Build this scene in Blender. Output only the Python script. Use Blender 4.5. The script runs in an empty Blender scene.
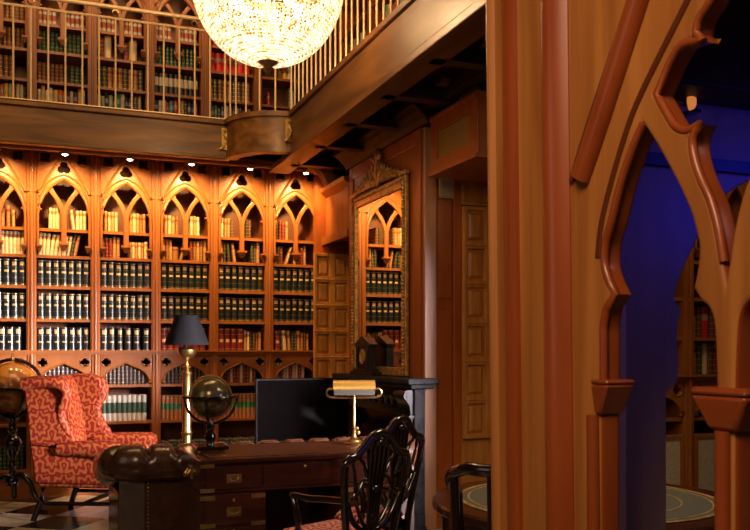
import bpy, bmesh, math, random
from mathutils import Vector, Matrix
S = bpy.context.scene
COL = S.collection
PI = math.pi
random.seed(7)
# ------------------------------------------------------------------ camera, world, lights, exposure
YAW = math.radians(21.3); CS, SN = math.cos(YAW), math.sin(YAW); F = 860.0; EYE = 1.35; HOR = 351.0
cd = bpy.data.cameras.new('camera'); cam = bpy.data.objects.new('camera', cd); COL.objects.link(cam)
cam.location = (0, 0, EYE); cam.rotation_euler = (PI/2, 0, -YAW)
cd.sensor_width = 36; cd.lens = F/750*36; cd.shift_y = (HOR-265)/750; cd.clip_start = 0.05; cd.clip_end = 60
cd.dof.use_dof = True; cd.dof.focus_distance = 6.5; cd.dof.aperture_fstop = 11
S.camera = cam
w = bpy.data.worlds.new('room_air'); S.world = w; w.use_nodes = True
w.node_tree.nodes['Background'].inputs[0].default_value = (1.0, 0.72, 0.5, 1)
w.node_tree.nodes['Background'].inputs[1].default_value = 0.035
vs = S.view_settings; vs.view_transform = 'Standard'; vs.look = 'None'; vs.gamma = 1; vs.use_curve_mapping = False; vs.exposure = 0.0
S.cycles.use_denoising = True
S.cycles.max_bounces = 7; S.cycles.diffuse_bounces = 4; S.cycles.glossy_bounces = 4; S.cycles.transmission_bounces = 4
S.cycles.sample_clamp_indirect = 6.0; S.cycles.caustics_reflective = False; S.cycles.caustics_refractive = False

def aim(o, d):
    o.rotation_euler = Vector(d).to_track_quat('-Z', 'Y').to_euler()
def area(name, loc, target, sx, sy, e, col, spread=180):
    l = bpy.data.lights.new(name, 'AREA'); l.shape = 'RECTANGLE'; l.size = sx; l.size_y = sy; l.energy = e; l.color = col
    l.spread = math.radians(spread)
    o = bpy.data.objects.new(name, l); COL.objects.link(o); o.location = loc; aim(o, Vector(target)-Vector(loc)); return o
def point(name, loc, e, col, r=.05):
    l = bpy.data.lights.new(name, 'POINT'); l.energy = e; l.color = col; l.shadow_soft_size = r
    o = bpy.data.objects.new(name, l); COL.objects.link(o); o.location = loc; return o
def spot(name, loc, target, e, col, ang, blend=.6, r=.03):
    l = bpy.data.lights.new(name, 'SPOT'); l.energy = e; l.color = col; l.spot_size = math.radians(ang); l.spot_blend = blend; l.shadow_soft_size = r
    o = bpy.data.objects.new(name, l); COL.objects.link(o); o.location = loc; aim(o, Vector(target)-Vector(loc)); return o
WARM = (1.0, 0.57, 0.20)
area('assumed_alcove_daylight', (4.3, 2.62, 1.75), (0.42, 7.3, .8), .7, 1.4, 56, (1.0, .86, .95), 27)  # assumed daylight aimed at the wing chair, no alcove window is built
area('left_fill', (-2.9, 2.6, 2.4), (2.2, 5.2, .9), 1.6, 2.4, 8, (1.0, .76, .56), 140)  # added warm fill from the left, no window stands there
area('near_fill', (-.7, .2, 3.4), (1.4, 2.4, 1.3), 1.2, 1.2, 23, (1.0, .64, .38), 90)  # added warm fill for the near screen, no lamp hangs there
area('gallery_fill', (.3, 5.6, 5.9), (.8, 8.6, 3.6), 2.5, 2.5, 100, (1.0, .60, .27))  # added warm fill for the gallery and beams, no ceiling lamp is built
point('chandelier_bulb_light', (1.36, 5.37, 3.62), 105, (1.0, .60, .28), .22)
for i in range(6):
    bx_ = -.35+.5595*i
    spot('downlight_beam', (bx_, 8.165, 3.085), (bx_, 8.50, 2.6), 76, WARM, 128, 1.0, .025)
    spot('assumed_gallery_downlight', (bx_, 8.62, 5.3), (bx_, 9.0, 4.3), 32, (1.0, .62, .28), 110, 1.0, .03)  # assumed downlights above the view brighten the gallery cases, no fittings built
area('blue_alcove_light', (2.75, 1.45, 2.0), (2.3, 2.25, 1.75), .4, .3, 1.2, (.02, .025, 1.0), 100)  # assumed source for the blue light on the alcove screen, no fitting built
area('alcove_side_fill', (2.1, .5, 2.3), (1.6, 2.2, .9), .3, .3, .35, (1.0, .5, .5), 110)  # added faint pink fill towards the foot of the blue screen
area('drum_table_fill', (2.7, 3.5, 2.95), (2.4, 3.4, 0), .5, .5, 14, (1.0, .8, .6), 120)  # added fill that brightens the round table top
area('alcove_bookcase_fill', (3.9, 3.7, 2.9), (4.2, 4.7, 1.2), .5, .5, 4.0, (1.0, .62, .3))  # added weak warm fill for the alcove bookcases

def unp(px, py, Y):                 # photo position on a plane facing the room's length
    r = (px-375)/F; X = Y*(SN+r*CS)/(CS-r*SN); zc = X*SN+Y*CS
    return X, EYE+(HOR-py)/F*zc
def unpx(px, py, X):                # photo position on a plane along the room's length
    r = (px-375)/F; Y = X*(CS-r*SN)/(SN+r*CS); zc = X*SN+Y*CS
    return Y, EYE+(HOR-py)/F*zc
# ------------------------------------------------------------------ materials
MATS = {}
def mat(name, col, rough=.5, metal=0., col2=None, scale=(10, 10, 10), bump=0., coat=0., detail=4, lo=.35, hi=.65, emis=None, es=0., spec=.5):
    if name in MATS: return MATS[name]
    m = bpy.data.materials.new(name); m.use_nodes = True; nt = m.node_tree; b = nt.nodes['Principled BSDF']
    b.inputs['Base Color'].default_value = (*col, 1); b.inputs['Roughness'].default_value = rough; b.inputs['Metallic'].default_value = metal
    b.inputs['Coat Weight'].default_value = coat; b.inputs['Coat Roughness'].default_value = .15; b.inputs['Specular IOR Level'].default_value = spec
    if col2 is not None or bump:
        tc = nt.nodes.new('ShaderNodeTexCoord'); mp = nt.nodes.new('ShaderNodeMapping'); mp.inputs['Scale'].default_value = scale
        nz = nt.nodes.new('ShaderNodeTexNoise'); nz.inputs['Scale'].default_value = 1; nz.inputs['Detail'].default_value = detail; nz.inputs['Distortion'].default_value = .6
        nt.links.new(tc.outputs['Object'], mp.inputs[0]); nt.links.new(mp.outputs[0], nz.inputs['Vector'])
        if col2 is not None:
            cr = nt.nodes.new('ShaderNodeValToRGB'); cr.color_ramp.elements[0].position = lo; cr.color_ramp.elements[1].position = hi
            cr.color_ramp.elements[0].color = (*col, 1); cr.color_ramp.elements[1].color = (*col2, 1)
            nt.links.new(nz.outputs['Fac'], cr.inputs[0]); nt.links.new(cr.outputs[0], b.inputs['Base Color'])
        if bump:
            bp = nt.nodes.new('ShaderNodeBump'); bp.inputs['Strength'].default_value = bump; bp.inputs['Distance'].default_value = .01
            nt.links.new(nz.outputs['Fac'], bp.inputs['Height']); nt.links.new(bp.outputs[0], b.inputs['Normal'])
    if emis is not None:
        b.inputs['Emission Color'].default_value = (*emis, 1); b.inputs['Emission Strength'].default_value = es
    MATS[name] = m; return m
GR = (16, 16, 1.6)
GRX = (1.6, 16, 16)
wood = mat('carved_oak', (.28, .082, .012), .4, 0, (.37, .118, .02), GR, coat=.08)
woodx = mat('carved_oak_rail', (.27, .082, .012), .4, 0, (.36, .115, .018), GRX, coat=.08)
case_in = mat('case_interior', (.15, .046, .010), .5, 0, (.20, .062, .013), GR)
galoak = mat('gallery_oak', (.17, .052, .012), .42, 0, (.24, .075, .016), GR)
redwood = mat('mahogany_panel', (.29, .068, .010), .38, 0, (.40, .10, .015), (9, 9, 1.2), coat=.12)
screenw = mat('screen_walnut', (.27, .095, .019), .42, 0, (.46, .19, .046), (13, 13, .9), coat=.05, lo=.3, hi=.72)
screenr = mat('screen_red_moulding', (.22, .045, .010), .32, 0, (.29, .066, .014), (9, 9, 1.2), coat=.15)
screen_shade = mat('screen_recess_shade', (.10, .022, .008), .4)  # dark tone that puts recess shade into the colour
oakdoor = mat('quartered_oak', (.42, .165, .028), .4, 0, (.58, .25, .05), (22, 22, 2.2), coat=.1)
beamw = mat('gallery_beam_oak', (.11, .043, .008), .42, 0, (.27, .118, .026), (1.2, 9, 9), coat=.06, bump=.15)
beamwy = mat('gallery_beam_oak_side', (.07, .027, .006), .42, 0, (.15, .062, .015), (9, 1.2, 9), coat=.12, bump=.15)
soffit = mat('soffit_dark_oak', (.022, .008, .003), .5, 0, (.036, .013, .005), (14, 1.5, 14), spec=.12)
darkwood = mat('ebonised_wood', (.007, .0032, .0025), .16, 0, (.014, .006, .004), (14, 14, 3), coat=.6)
deskw = mat('desk_mahogany', (.034, .007, .003), .26, 0, (.06, .013, .005), (2.5, 18, 18), coat=.4)
deskleather = mat('desk_leather', (.07, .022, .012), .32, 0, (.11, .038, .02), (30, 30, 30), coat=.3)
brass = mat('aged_brass', (.46, .29, .09), .32, 1, (.66, .46, .18), (14, 14, 14))
gilt = mat('gilt_wood', (.34, .19, .05), .34, .45, (.72, .46, .15), (30, 30, 30), bump=.3)
bronze = mat('dark_bronze', (.26, .19, .08), .4, .5, (.42, .31, .14), (30, 30, 30), bump=.3)
railm = mat('brass_rail', (.95, .72, .42), .34, .2)
black_marble = mat('black_marble', (.009, .009, .010), .3, 0, (.03, .03, .033), (9, 9, 9), coat=.15, lo=.5, hi=.75)
grey_stone = mat('grey_slate', (.012, .012, .013), .6, 0, (.045, .045, .047), (14, 14, 14), bump=.2, spec=.2)
leather = mat('brown_leather', (.045, .018, .009), .26, 0, (.085, .034, .014), (12, 12, 12), coat=.35, bump=.15)
leatherg = mat('worn_leather', (.085, .06, .048), .36, 0, (.12, .085, .065), (12, 12, 12))
black_shade = mat('black_lamp_shade', (.006, .006, .007), .7, 0, (.009, .009, .010), (40, 40, 4), spec=.1)
gloss_black = mat('gloss_black', (.003, .0022, .0022), .12, spec=.12)
mirror_m = mat('mirror_silver', (.93, .92, .9), .015, 1)
plaster = mat('dark_panelling', (.09, .034, .013), .5, 0, (.12, .046, .018), GR)
bluewall = mat('alcove_panelling', (.22, .14, .12), .45, 0, (.27, .18, .15), (12, 12, 1.4))
pinkpost = mat('pale_post', (.55, .33, .27), .45, 0, (.62, .40, .33), (12, 12, 1.4))
cream = mat('cream_cane', (.55, .46, .30), .6, 0, (.40, .32, .19), (60, 60, 60))
meshm = mat('gold_mesh_cloth', (.24, .13, .03), .6, 0, (.34, .19, .045), (90, 90, 90))
ventm = mat('beige_grille', (.42, .34, .22), .5)
globe_old = mat('amber_globe_map', (.40, .155, .02), .22, 0, (.24, .08, .012), (7, 7, 7), coat=.5, lo=.48, hi=.56)
globe_olive = mat('olive_globe_map', (.17, .125, .045), .22, .35, (.10, .085, .035), (16, 16, 16), coat=.6, lo=.46, hi=.56)
bulbm = mat('lit_bulb', (1, .9, .7), .3, emis=(1, .82, .5), es=14)
lens = mat('lit_downlight', (1, .95, .85), .3, emis=(1, .85, .6), es=25)
whiteblock = mat('white_print', (.8, .8, .78), .5)
greenleather = mat('green_table_leather', (.075, .072, .045), .45, 0, (.10, .098, .062), (40, 40, 40))

def damask(name, c1, c2, cell=.13, flat=False):
    m = bpy.data.materials.new(name); m.use_nodes = True; nt = m.node_tree; b = nt.nodes['Principled BSDF']; b.inputs['Roughness'].default_value = .6
    b.inputs['Specular IOR Level'].default_value = .25
    tc = nt.nodes.new('ShaderNodeTexCoord'); nz = nt.nodes.new('ShaderNodeTexNoise'); nz.inputs['Scale'].default_value = 20; nz.inputs['Detail'].default_value = 2
    nt.links.new(tc.outputs['Object'], nz.inputs['Vector'])
    sx = nt.nodes.new('ShaderNodeSeparateXYZ'); nt.links.new(tc.outputs['Object'], sx.inputs[0])
    def mth(op, a, bb=None, v=None):
        n = nt.nodes.new('ShaderNodeMath'); n.operation = op
        nt.links.new(a, n.inputs[0])
        if bb is not None: nt.links.new(bb, n.inputs[1])
        if v is not None: n.inputs[1].default_value = v
        return n.outputs[0]
    v = mth('MULTIPLY', sx.outputs[1], v=.8/cell) if flat else mth('MULTIPLY', mth('ADD', sx.outputs[2], mth('MULTIPLY', sx.outputs[1], v=.35)), v=.8/cell)
    u = mth('ADD', mth('MULTIPLY', mth('ADD', sx.outputs[0], sx.outputs[2] if flat else sx.outputs[1]), v=1/cell), mth('MULTIPLY', mth('FLOOR', v), v=.5))
    fu = mth('SUBTRACT', mth('FRACT', u), v=.5); fv = mth('SUBTRACT', mth('FRACT', v), v=.5)
    r = mth('SQRT', mth('ADD', mth('MULTIPLY', fu, fu), mth('MULTIPLY', fv, fv))); th = mth('ARCTAN2', fu, fv)
    pet = mth('ADD', mth('MULTIPLY', mth('COSINE', mth('MULTIPLY', th, v=8.)), v=.15), v=.88)
    wv = mth('SINE', mth('ADD', mth('MULTIPLY', mth('DIVIDE', r, pet), v=23.), mth('MULTIPLY', nz.outputs['Fac'], v=4.5)))
    cr = nt.nodes.new('ShaderNodeValToRGB'); cr.color_ramp.elements[0].position = .42; cr.color_ramp.elements[1].position = .60
    cr.color_ramp.elements[0].color = (*c1, 1); cr.color_ramp.elements[1].color = (*c2, 1)
    nt.links.new(mth('MULTIPLY', mth('ADD', wv, v=1.), v=.5), cr.inputs[0]); nt.links.new(cr.outputs[0], b.inputs['Base Color'])
    return m
dam_chair = damask('red_gold_damask', (.15, .008, .004), (.27, .070, .014), .2)
dam_seat = damask('crimson_damask', (.42, .025, .035), (.72, .42, .32), .15, True)

def marble_floor():
    m = bpy.data.materials.new('checker_marble'); m.use_nodes = True; nt = m.node_tree; b = nt.nodes['Principled BSDF']; b.inputs['Roughness'].default_value = .16
    tc = nt.nodes.new('ShaderNodeTexCoord'); mp = nt.nodes.new('ShaderNodeMapping'); mp.inputs['Rotation'].default_value = (0, 0, .62); mp.inputs['Scale'].default_value = (2.1, 2.1, 2.1)
    ck = nt.nodes.new('ShaderNodeTexChecker'); ck.inputs['Scale'].default_value = 1; ck.inputs['Color1'].default_value = (.012, .012, .014, 1); ck.inputs['Color2'].default_value = (.50, .46, .40, 1)
    nz = nt.nodes.new('ShaderNodeTexNoise'); nz.inputs['Scale'].default_value = 3; nz.inputs['Detail'].default_value = 8; nz.inputs['Distortion'].default_value = 2
    mx = nt.nodes.new('ShaderNodeMix'); mx.data_type = 'RGBA'; mx.blend_type = 'MULTIPLY'; mx.inputs[0].default_value = .5
    cr = nt.nodes.new('ShaderNodeValToRGB'); cr.color_ramp.elements[0].position = .35; cr.color_ramp.elements[0].color = (.45, .42, .4, 1); cr.color_ramp.elements[1].color = (1, 1, 1, 1); cr.color_ramp.elements[1].position = .6
    nt.links.new(tc.outputs['Object'], mp.inputs[0]); nt.links.new(mp.outputs[0], ck.inputs['Vector']); nt.links.new(tc.outputs['Object'], nz.inputs['Vector'])
    nt.links.new(nz.outputs['Fac'], cr.inputs[0]); nt.links.new(ck.outputs['Color'], mx.inputs[6]); nt.links.new(cr.outputs[0], mx.inputs[7]); nt.links.new(mx.outputs[2], b.inputs['Base Color'])
    return m
def bead_mat():
    m = bpy.data.materials.new('lit_crystal_beads'); m.use_nodes = True; nt = m.node_tree; b = nt.nodes['Principled BSDF']
    b.inputs['Base Color'].default_value = (.9, .75, .5, 1); b.inputs['Roughness'].default_value = .08
    geo = nt.nodes.new('ShaderNodeNewGeometry'); nz = nt.nodes.new('ShaderNodeTexNoise'); nz.inputs['Scale'].default_value = 26; nz.inputs['Detail'].default_value = 1
    nt.links.new(geo.outputs['Position'], nz.inputs['Vector'])
    cr = nt.nodes.new('ShaderNodeValToRGB'); cr.color_ramp.elements[0].position = .36; cr.color_ramp.elements[1].position = .58
    cr.color_ramp.elements[0].color = (.75, .24, .04, 1); cr.color_ramp.elements[1].color = (2.3, 1.75, 1.05, 1)
    nt.links.new(nz.outputs['Fac'], cr.inputs[0]); nt.links.new(cr.outputs[0], b.inputs['Emission Color']); b.inputs['Emission Strength'].default_value = .68  # bulb light and orange gaps between beads put into the emission
    return m
beadm = bead_mat()
# ------------------------------------------------------------------ mesh helpers
class MB:
    def __init__(s): s.bm = bmesh.new(); s.M = Matrix()
    def v(s, p): return s.bm.verts.new(s.M @ Vector(p))
    def f(s, vs, mi=0):
        try: fc = s.bm.faces.new(vs); fc.material_index = mi; return fc
        except ValueError: return None
    def box(s, x0, x1, y0, y1, z0, z1, mi=0):
        p = [s.v((x, y, z)) for z in (z0, z1) for y in (y0, y1) for x in (x0, x1)]
        for q in ((0, 2, 3, 1), (4, 5, 7, 6), (0, 1, 5, 4), (1, 3, 7, 5), (3, 2, 6, 7), (2, 0, 4, 6)): s.f([p[i] for i in q], mi)
        return s
    def frust(s, x0, x1, y0, y1, z0, X0, X1, Y0, Y1, z1, mi=0):
        p = [s.v(q) for q in ((x0, y0, z0), (x1, y0, z0), (x1, y1, z0), (x0, y1, z0), (X0, Y0, z1), (X1, Y0, z1), (X1, Y1, z1), (X0, Y1, z1))]
        for q in ((3, 2, 1, 0), (4, 5, 6, 7), (0, 1, 5, 4), (1, 2, 6, 5), (2, 3, 7, 6), (3, 0, 4, 7)): s.f([p[i] for i in q], mi)
        return s
    def rings(s, rings, closed=False, caps=True, mi=0):
        R = [[s.v(p) for p in r] for r in rings]; n = len(R[0])
        for a in range(len(R) if closed else len(R)-1):
            A, B = R[a], R[(a+1) % len(R)]
            for i in range(n): s.f((A[i], A[(i+1) % n], B[(i+1) % n], B[i]), mi)
        if caps and not closed: s.f(R[0][::-1], mi); s.f(R[-1], mi)
        return s
    def tube(s, pts, r, seg=8, closed=False, mi=0, flat=1.0, up=(0, 0, 1)):
        pts = [Vector(p) for p in pts]; n = len(pts); rr = r if isinstance(r, (list, tuple)) else [r]*n; rings = []
        for i, p in enumerate(pts):
            a = pts[(i-1) % n] if (closed or i > 0) else p; b = pts[(i+1) % n] if (closed or i < n-1) else p
            t = (b-a).normalized(); u = Vector(up)
            if abs(t.dot(u)) > .97: u = Vector((1, 0, 0)) if abs(t.x) < .9 else Vector((0, 1, 0))
            x = t.cross(u).normalized(); y = x.cross(t).normalized()
            rings.append([p+(x*math.cos(k*2*PI/seg)+y*math.sin(k*2*PI/seg)*flat)*rr[i] for k in range(seg)])
        return s.rings(rings, closed, True, mi)
    def lathe(s, prof, c=(0, 0, 0), seg=20, mi=0, sx=1, sy=1, closed=False):
        return s.rings([[(c[0]+max(r, .0004)*sx*math.cos(k*2*PI/seg), c[1]+max(r, .0004)*sy*math.sin(k*2*PI/seg), c[2]+z) for k in range(seg)] for r, z in prof], closed, True, mi)
    def ball(s, c, r, seg=12, mi=0, sz=1, sx=1, sy=1):
        n = seg//2+1
        return s.lathe([(r*math.sin(PI*i/(n-1)), -r*sz*math.cos(PI*i/(n-1))) for i in range(n)], c, seg, mi, sx, sy)
    def prism(s, poly, y0, y1, mi=0, axes='xz'):
        def P(a, b, d): return (a, d, b) if axes == 'xz' else ((d, a, b) if axes == 'yz' else (a, b, d))
        A = [s.v(P(a, b, y0)) for a, b in poly]; B = [s.v(P(a, b, y1)) for a, b in poly]; n = len(poly)
        s.f(A, mi); s.f(B[::-1], mi)
        for i in range(n): s.f((A[i], B[i], B[(i+1) % n], A[(i+1) % n]), mi)
        return s
    def mesh(s, name, mats, smooth=None):
        bmesh.ops.recalc_face_normals(s.bm, faces=s.bm.faces[:])
        me = bpy.data.meshes.new(name); s.bm.to_mesh(me); s.bm.free()
        for m in (mats if isinstance(mats, (list, tuple)) else [mats]): me.materials.append(m)
        if smooth:
            for p in me.polygons: p.use_smooth = True
            me.set_sharp_from_angle(angle=math.radians(smooth))
        return me
    def build(s, name, mats, parent=None, smooth=None, bevel=0, sub=0, seg=2):
        o = bpy.data.objects.new(name, s.mesh(name, mats, smooth)); COL.objects.link(o)
        if parent: o.parent = parent
        if bevel:
            m = o.modifiers.new('bevel', 'BEVEL'); m.width = bevel; m.segments = seg; m.limit_method = 'ANGLE'; m.angle_limit = math.radians(40)
        if sub:
            m = o.modifiers.new('sub', 'SUBSURF'); m.levels = sub; m.render_levels = sub
        return o
def shape_mesh(name, loops, thick, bevel, m, mtx, res=2):     # filled outline with holes, extruded and bevelled, mtx puts it in place
    cu = bpy.data.curves.new(name, 'CURVE'); cu.dimensions = '2D'; cu.fill_mode = 'BOTH'
    for lp in loops:
        sp = cu.splines.new('POLY'); sp.points.add(len(lp)-1)
        for i, (a, b) in enumerate(lp): sp.points[i].co = (a, b, 0, 1)
        sp.use_cyclic_u = True
    cu.extrude = max(thick/2-bevel, .0005); cu.bevel_depth = bevel; cu.bevel_resolution = res; cu.offset = -bevel
    ob = bpy.data.objects.new(name, cu); COL.objects.link(ob)
    bpy.context.view_layer.update()
    me = bpy.data.meshes.new_from_object(ob.evaluated_get(bpy.context.evaluated_depsgraph_get()))
    bpy.data.objects.remove(ob); bpy.data.curves.remove(cu)
    me.transform(mtx); me.name = name; me.materials.clear(); me.materials.append(m)
    for p in me.polygons: p.use_smooth = True
    me.set_sharp_from_angle(angle=math.radians(32))
    return me
FRONT = Matrix(((1, 0, 0, 0), (0, 0, -1, 0), (0, 1, 0, 0), (0, 0, 0, 1)))       # (a,b,n) -> x=a, z=b, towards -y
SIDE = Matrix(((0, 0, -1, 0), (-1, 0, 0, 0), (0, 1, 0, 0), (0, 0, 0, 1)))       # (a,b,n) -> y=-a, z=b, towards -x
def T(x, y, z): return Matrix.Translation((x, y, z))
def link(name, me, parent=None):
    o = bpy.data.objects.new(name, me); COL.objects.link(o)
    if parent: o.parent = parent
    return o
def tag(o, label, cat, group=None):
    o['label'] = label; o['category'] = cat
    if group: o['group'] = group
    return o
def thing(name, label, cat, loc=(0, 0, 0), rz=0, group=None):
    o = bpy.data.objects.new(name, None); COL.objects.link(o); o.location = loc; o.rotation_euler = (0, 0, rz)
    o.empty_display_size = .1
    return tag(o, label, cat, group)
def struct(o): o['kind'] = 'structure'; return o
def copy_tree(o, parent=None):
    c = o.copy(); COL.objects.link(c); c.parent = parent
    for ch in list(o.children): copy_tree(ch, c)
    return c
ORD = ['first', 'second', 'third', 'fourth', 'fifth', 'sixth', 'seventh', 'eighth', 'ninth', 'tenth', 'eleventh', 'twelfth', 'thirteenth', 'fourteenth', 'fifteenth', 'sixteenth', 'seventeenth', 'eighteenth', 'nineteenth', 'twentieth']
def strip(path, wd):                # ribbon outline round a path
    L, R = [], []
    for i, p in enumerate(path):
        a = path[max(i-1, 0)]; b = path[min(i+1, len(path)-1)]; dx, dz = b[0]-a[0], b[1]-a[1]; l = math.hypot(dx, dz) or 1
        wi = wd[i] if isinstance(wd, (list, tuple)) else wd
        L.append((p[0]-dz/l*wi/2, p[1]+dx/l*wi/2)); R.append((p[0]+dz/l*wi/2, p[1]-dx/l*wi/2))
    return L+R[::-1]
def foil(cx, cz, R, n=4, ph=0):
    return [(cx+R*(.62+.38*abs(math.cos(n/2*(t-ph))))*math.cos(t), cz+R*(.62+.38*abs(math.cos(n/2*(t-ph))))*math.sin(t)) for t in [2*PI*k/32 for k in range(32)]]
def arch(a, zs, za, n=10):          # pointed arch, left spring to right spring
    h = za-zs; c = (h*h-a*a)/(2*a); R = c+a; pts = []
    th = math.atan2(h, c) if c > 0 else PI-math.atan2(h, -c)
    for i in range(n+1):
        t = th*i/n; pts.append((c-R*math.cos(t), zs+R*math.sin(t)))
    return pts+[(-x, z) for x, z in pts[:-1][::-1]]
def dense(pts, k=3):                # Catmull-Rom smoothing of an open path
    out = []
    for i in range(len(pts)-1):
        p0, p1, p2, p3 = pts[max(i-1, 0)], pts[i], pts[i+1], pts[min(i+2, len(pts)-1)]
        for j in range(k):
            t = j/k
            out.append(tuple(.5*((2*p1[d])+(-p0[d]+p2[d])*t+(2*p0[d]-5*p1[d]+4*p2[d]-p3[d])*t*t+(-p0[d]+3*p1[d]-3*p2[d]+p3[d])*t**3) for d in range(len(p1))))
    return out+[tuple(pts[-1])]
# ------------------------------------------------------------------ the room
BAY0, BW, YB = -.07, .5595, 8.51
XW, XB = 3.45, 2.70
m_floor = marble_floor()
struct(MB().box(-4, 5.2, -2, 9.6, -.1, 0).build('floor', m_floor))
struct(MB().box(-4, 5.2, 9.42, 9.6, 0, 6.2).build('wall_back', plaster))
struct(MB().box(-4.15, -4, -2, 9.6, 0, 6.2).build('wall_left', plaster))
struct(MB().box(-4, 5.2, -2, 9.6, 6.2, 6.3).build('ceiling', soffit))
wr = MB(); wr.box(XW, XW+.12, 4.86, 9.42, 0, 6.2); wr.box(XW, 5.2, 4.98, 5.1, 0, 6.2)
struct(wr.build('wall_right', plaster))
struct(MB().box(5.0, 5.12, -2, 4.98, 0, 6.2).build('wall_alcove', plaster))
# chimney breast with panelling
cb = MB(); cb.box(XB, XW, 5.93, 7.58, 0, 3.2)
cb.box(XB-.012, XB, 5.95, 6.06, 1.14, 3.05); cb.box(XB-.012, XB, 7.46, 7.56, 1.14, 3.05); cb.box(XB-.012, XB, 6.06, 7.46, 2.93, 3.05)
struct(cb.build('wall_chimney_breast', redwood, bevel=.006))
cp = MB()
cp.prism([(XB-.16, 3.22), (XB-.15, 3.16), (XB-.10, 3.13), (XB-.05, 3.08), (XB-.03, 3.04), (XB+.05, 3.04), (XB+.05, 3.22)], 5.77, 7.60)
cp.box(XB+.05, XB+.40, 5.80, 5.93, 3.06, 3.22)
struct(cp.build('trim_chimney_cornice', soffit, bevel=.006))
# near side of the breast: pilaster strips
pl = MB()
pl.box(XB+.005, XB+.105, 5.905, 5.93, 0, 3.06); struct(pl.build('trim_pilaster', mat('pale_pilaster_oak', (.46, .22, .11), .4, 0, (.55, .27, .14), GR, coat=.1), bevel=.006))
pl = MB(); pl.box(XB+.105, XB+.245, 5.922, 5.93, 0, 3.06)
pl.box(XB+.115, XB+.235, 5.912, 5.922, 1.75, 2.50); pl.box(XB+.115, XB+.235, 5.912, 5.922, .1, 1.66); pl.box(XB+.245, XB+.31, 5.895, 5.93, 0, 3.06)
struct(pl.build('trim_side_panelling', redwood, bevel=.006))
# panelled oak doors
def panel_door(name, x0, x1, y, z0, z1, rows, cols=2):
    b = MB(); b.box(x0, x1, y, y+.02, z0, z1); mw = (x1-x0)/cols; mh = (z1-z0)/rows; q = .03
    for c in range(cols+1):
        xc = x0+c*mw; b.box(max(x0, xc-q), min(x1, xc+q), y-.024, y, z0, z1)
    for r in range(rows+1):
        zc = z0+r*mh
        for c in range(cols): b.box(x0+c*mw+q, x0+(c+1)*mw-q, y-.024, y, max(z0, zc-q), min(z1, zc+q))
        if 0 < r < rows: b.box(x0, x1, y-.03, y-.024, zc-.006, zc+.006)
    for r in range(rows):
        for c in range(cols):
            a0, a1 = x0+c*mw+q+.012, x0+(c+1)*mw-q-.012; b0, b1 = z0+r*mh+q+.012, z0+(r+1)*mh-q-.012; e = .022
            V = [b.v(p) for p in ((a0, y, b0), (a1, y, b0), (a1, y, b1), (a0, y, b1), (a0+e, y-.016, b0+e), (a1-e, y-.016, b0+e), (a1-e, y-.016, b1-e), (a0+e, y-.016, b1-e))]
            b.f(V[4:]); b.f(V[:4])
            for k in range(4): b.f((V[k], V[(k+1) % 4], V[4+(k+1) % 4], V[4+k]))
    return struct(b.build(name, oakdoor, bevel=.003))
panel_door('door_1', 2.573, 2.958, 8.30, .24, 2.336, 8)
panel_door('door_2', 3.012, 3.44, 5.88, .68, 2.458, 6)
struct(MB().box(3.012, 3.44, 5.90, 5.93, 0, .68).box(3.012, 3.44, 5.895, 5.93, 2.47, 3.05).box(3.02, 3.30, 5.885, 5.90, 2.50, 2.62).build('trim_door_surround', oakdoor, bevel=.004))
struct(MB().box(2.62, 3.45, 8.33, 8.46, 0, 3.14).build('wall_niche', redwood))
# bulkhead boxes over the two niches
b1 = MB(); b1.box(XB+.012, XW, 7.60, 8.42, 2.46, 2.90); b1.prism([(XB-.06, 2.99), (XB-.05, 2.95), (XB+.02, 2.90), (XB+.2, 2.90), (XB+.2, 2.99)], 7.585, 8.44)
b1.box(XB-.006, XB+.02, 7.60, 7.68, 2.46, 2.90); b1.box(XB-.006, XB+.02, 8.34, 8.42, 2.46, 2.90); b1.box(XB-.03, XB+.02, 7.60, 8.42, 2.42, 2.50)
struct(b1.build('trim_far_bulkhead', wood, bevel=.006))
b2 = MB(); b2.box(XB+.012, XW, 5.05, 5.78, 2.66, 3.05)
b2.box(XB-.004, XB+.012, 5.05, 5.17, 2.66, 3.05); b2.box(XB-.004, XB+.012, 5.67, 5.78, 2.66, 3.05); b2.box(XB-.004, XB+.012, 5.17, 5.67, 2.95, 3.05); b2.box(XB-.004, XB+.012, 5.17, 5.67, 2.66, 2.75)
b2.box(XB-.03, XW, 5.03, 5.78, 2.63, 2.66); b2.box(XB-.02, XW, 5.03, 5.78, 3.04, 3.07)
b2.box(XB+.006, XB+.0125, 5.17, 5.67, 2.75, 2.95, 1)
struct(b2.build('trim_near_bulkhead', [redwood, meshm], bevel=.005))
# gallery: floors, beams, soffit
gf = MB(); gf.box(-4, 2.16, 8.03, 9.42, 3.20, 3.46); gf.box(2.16, XW, 2.7, 9.42, 3.24, 3.46)
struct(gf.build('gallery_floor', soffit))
gb = MB(); gb.box(-4, 1.66, 7.98, 8.06, 3.15, 3.455); gb.box(-4, 1.66, 7.955, 8.06, 3.455, 3.50); gb.box(-4, 1.66, 7.97, 8.06, 3.135, 3.165)
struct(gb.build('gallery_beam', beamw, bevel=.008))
gs = MB(); gs.box(2.10, 2.20, 2.7, 7.50, 3.15, 3.455); gs.box(2.075, 2.20, 2.7, 7.50, 3.455, 3.50); gs.box(2.095, 2.30, 2.7, 8.25, 3.10, 3.16)
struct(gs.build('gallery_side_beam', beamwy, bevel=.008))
def qarc(r, n=14): return [(2.12-r*math.cos(PI/2*i/n), 7.98+(0)-r*math.sin(PI/2*i/n)) for i in range(n+1)]
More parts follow.
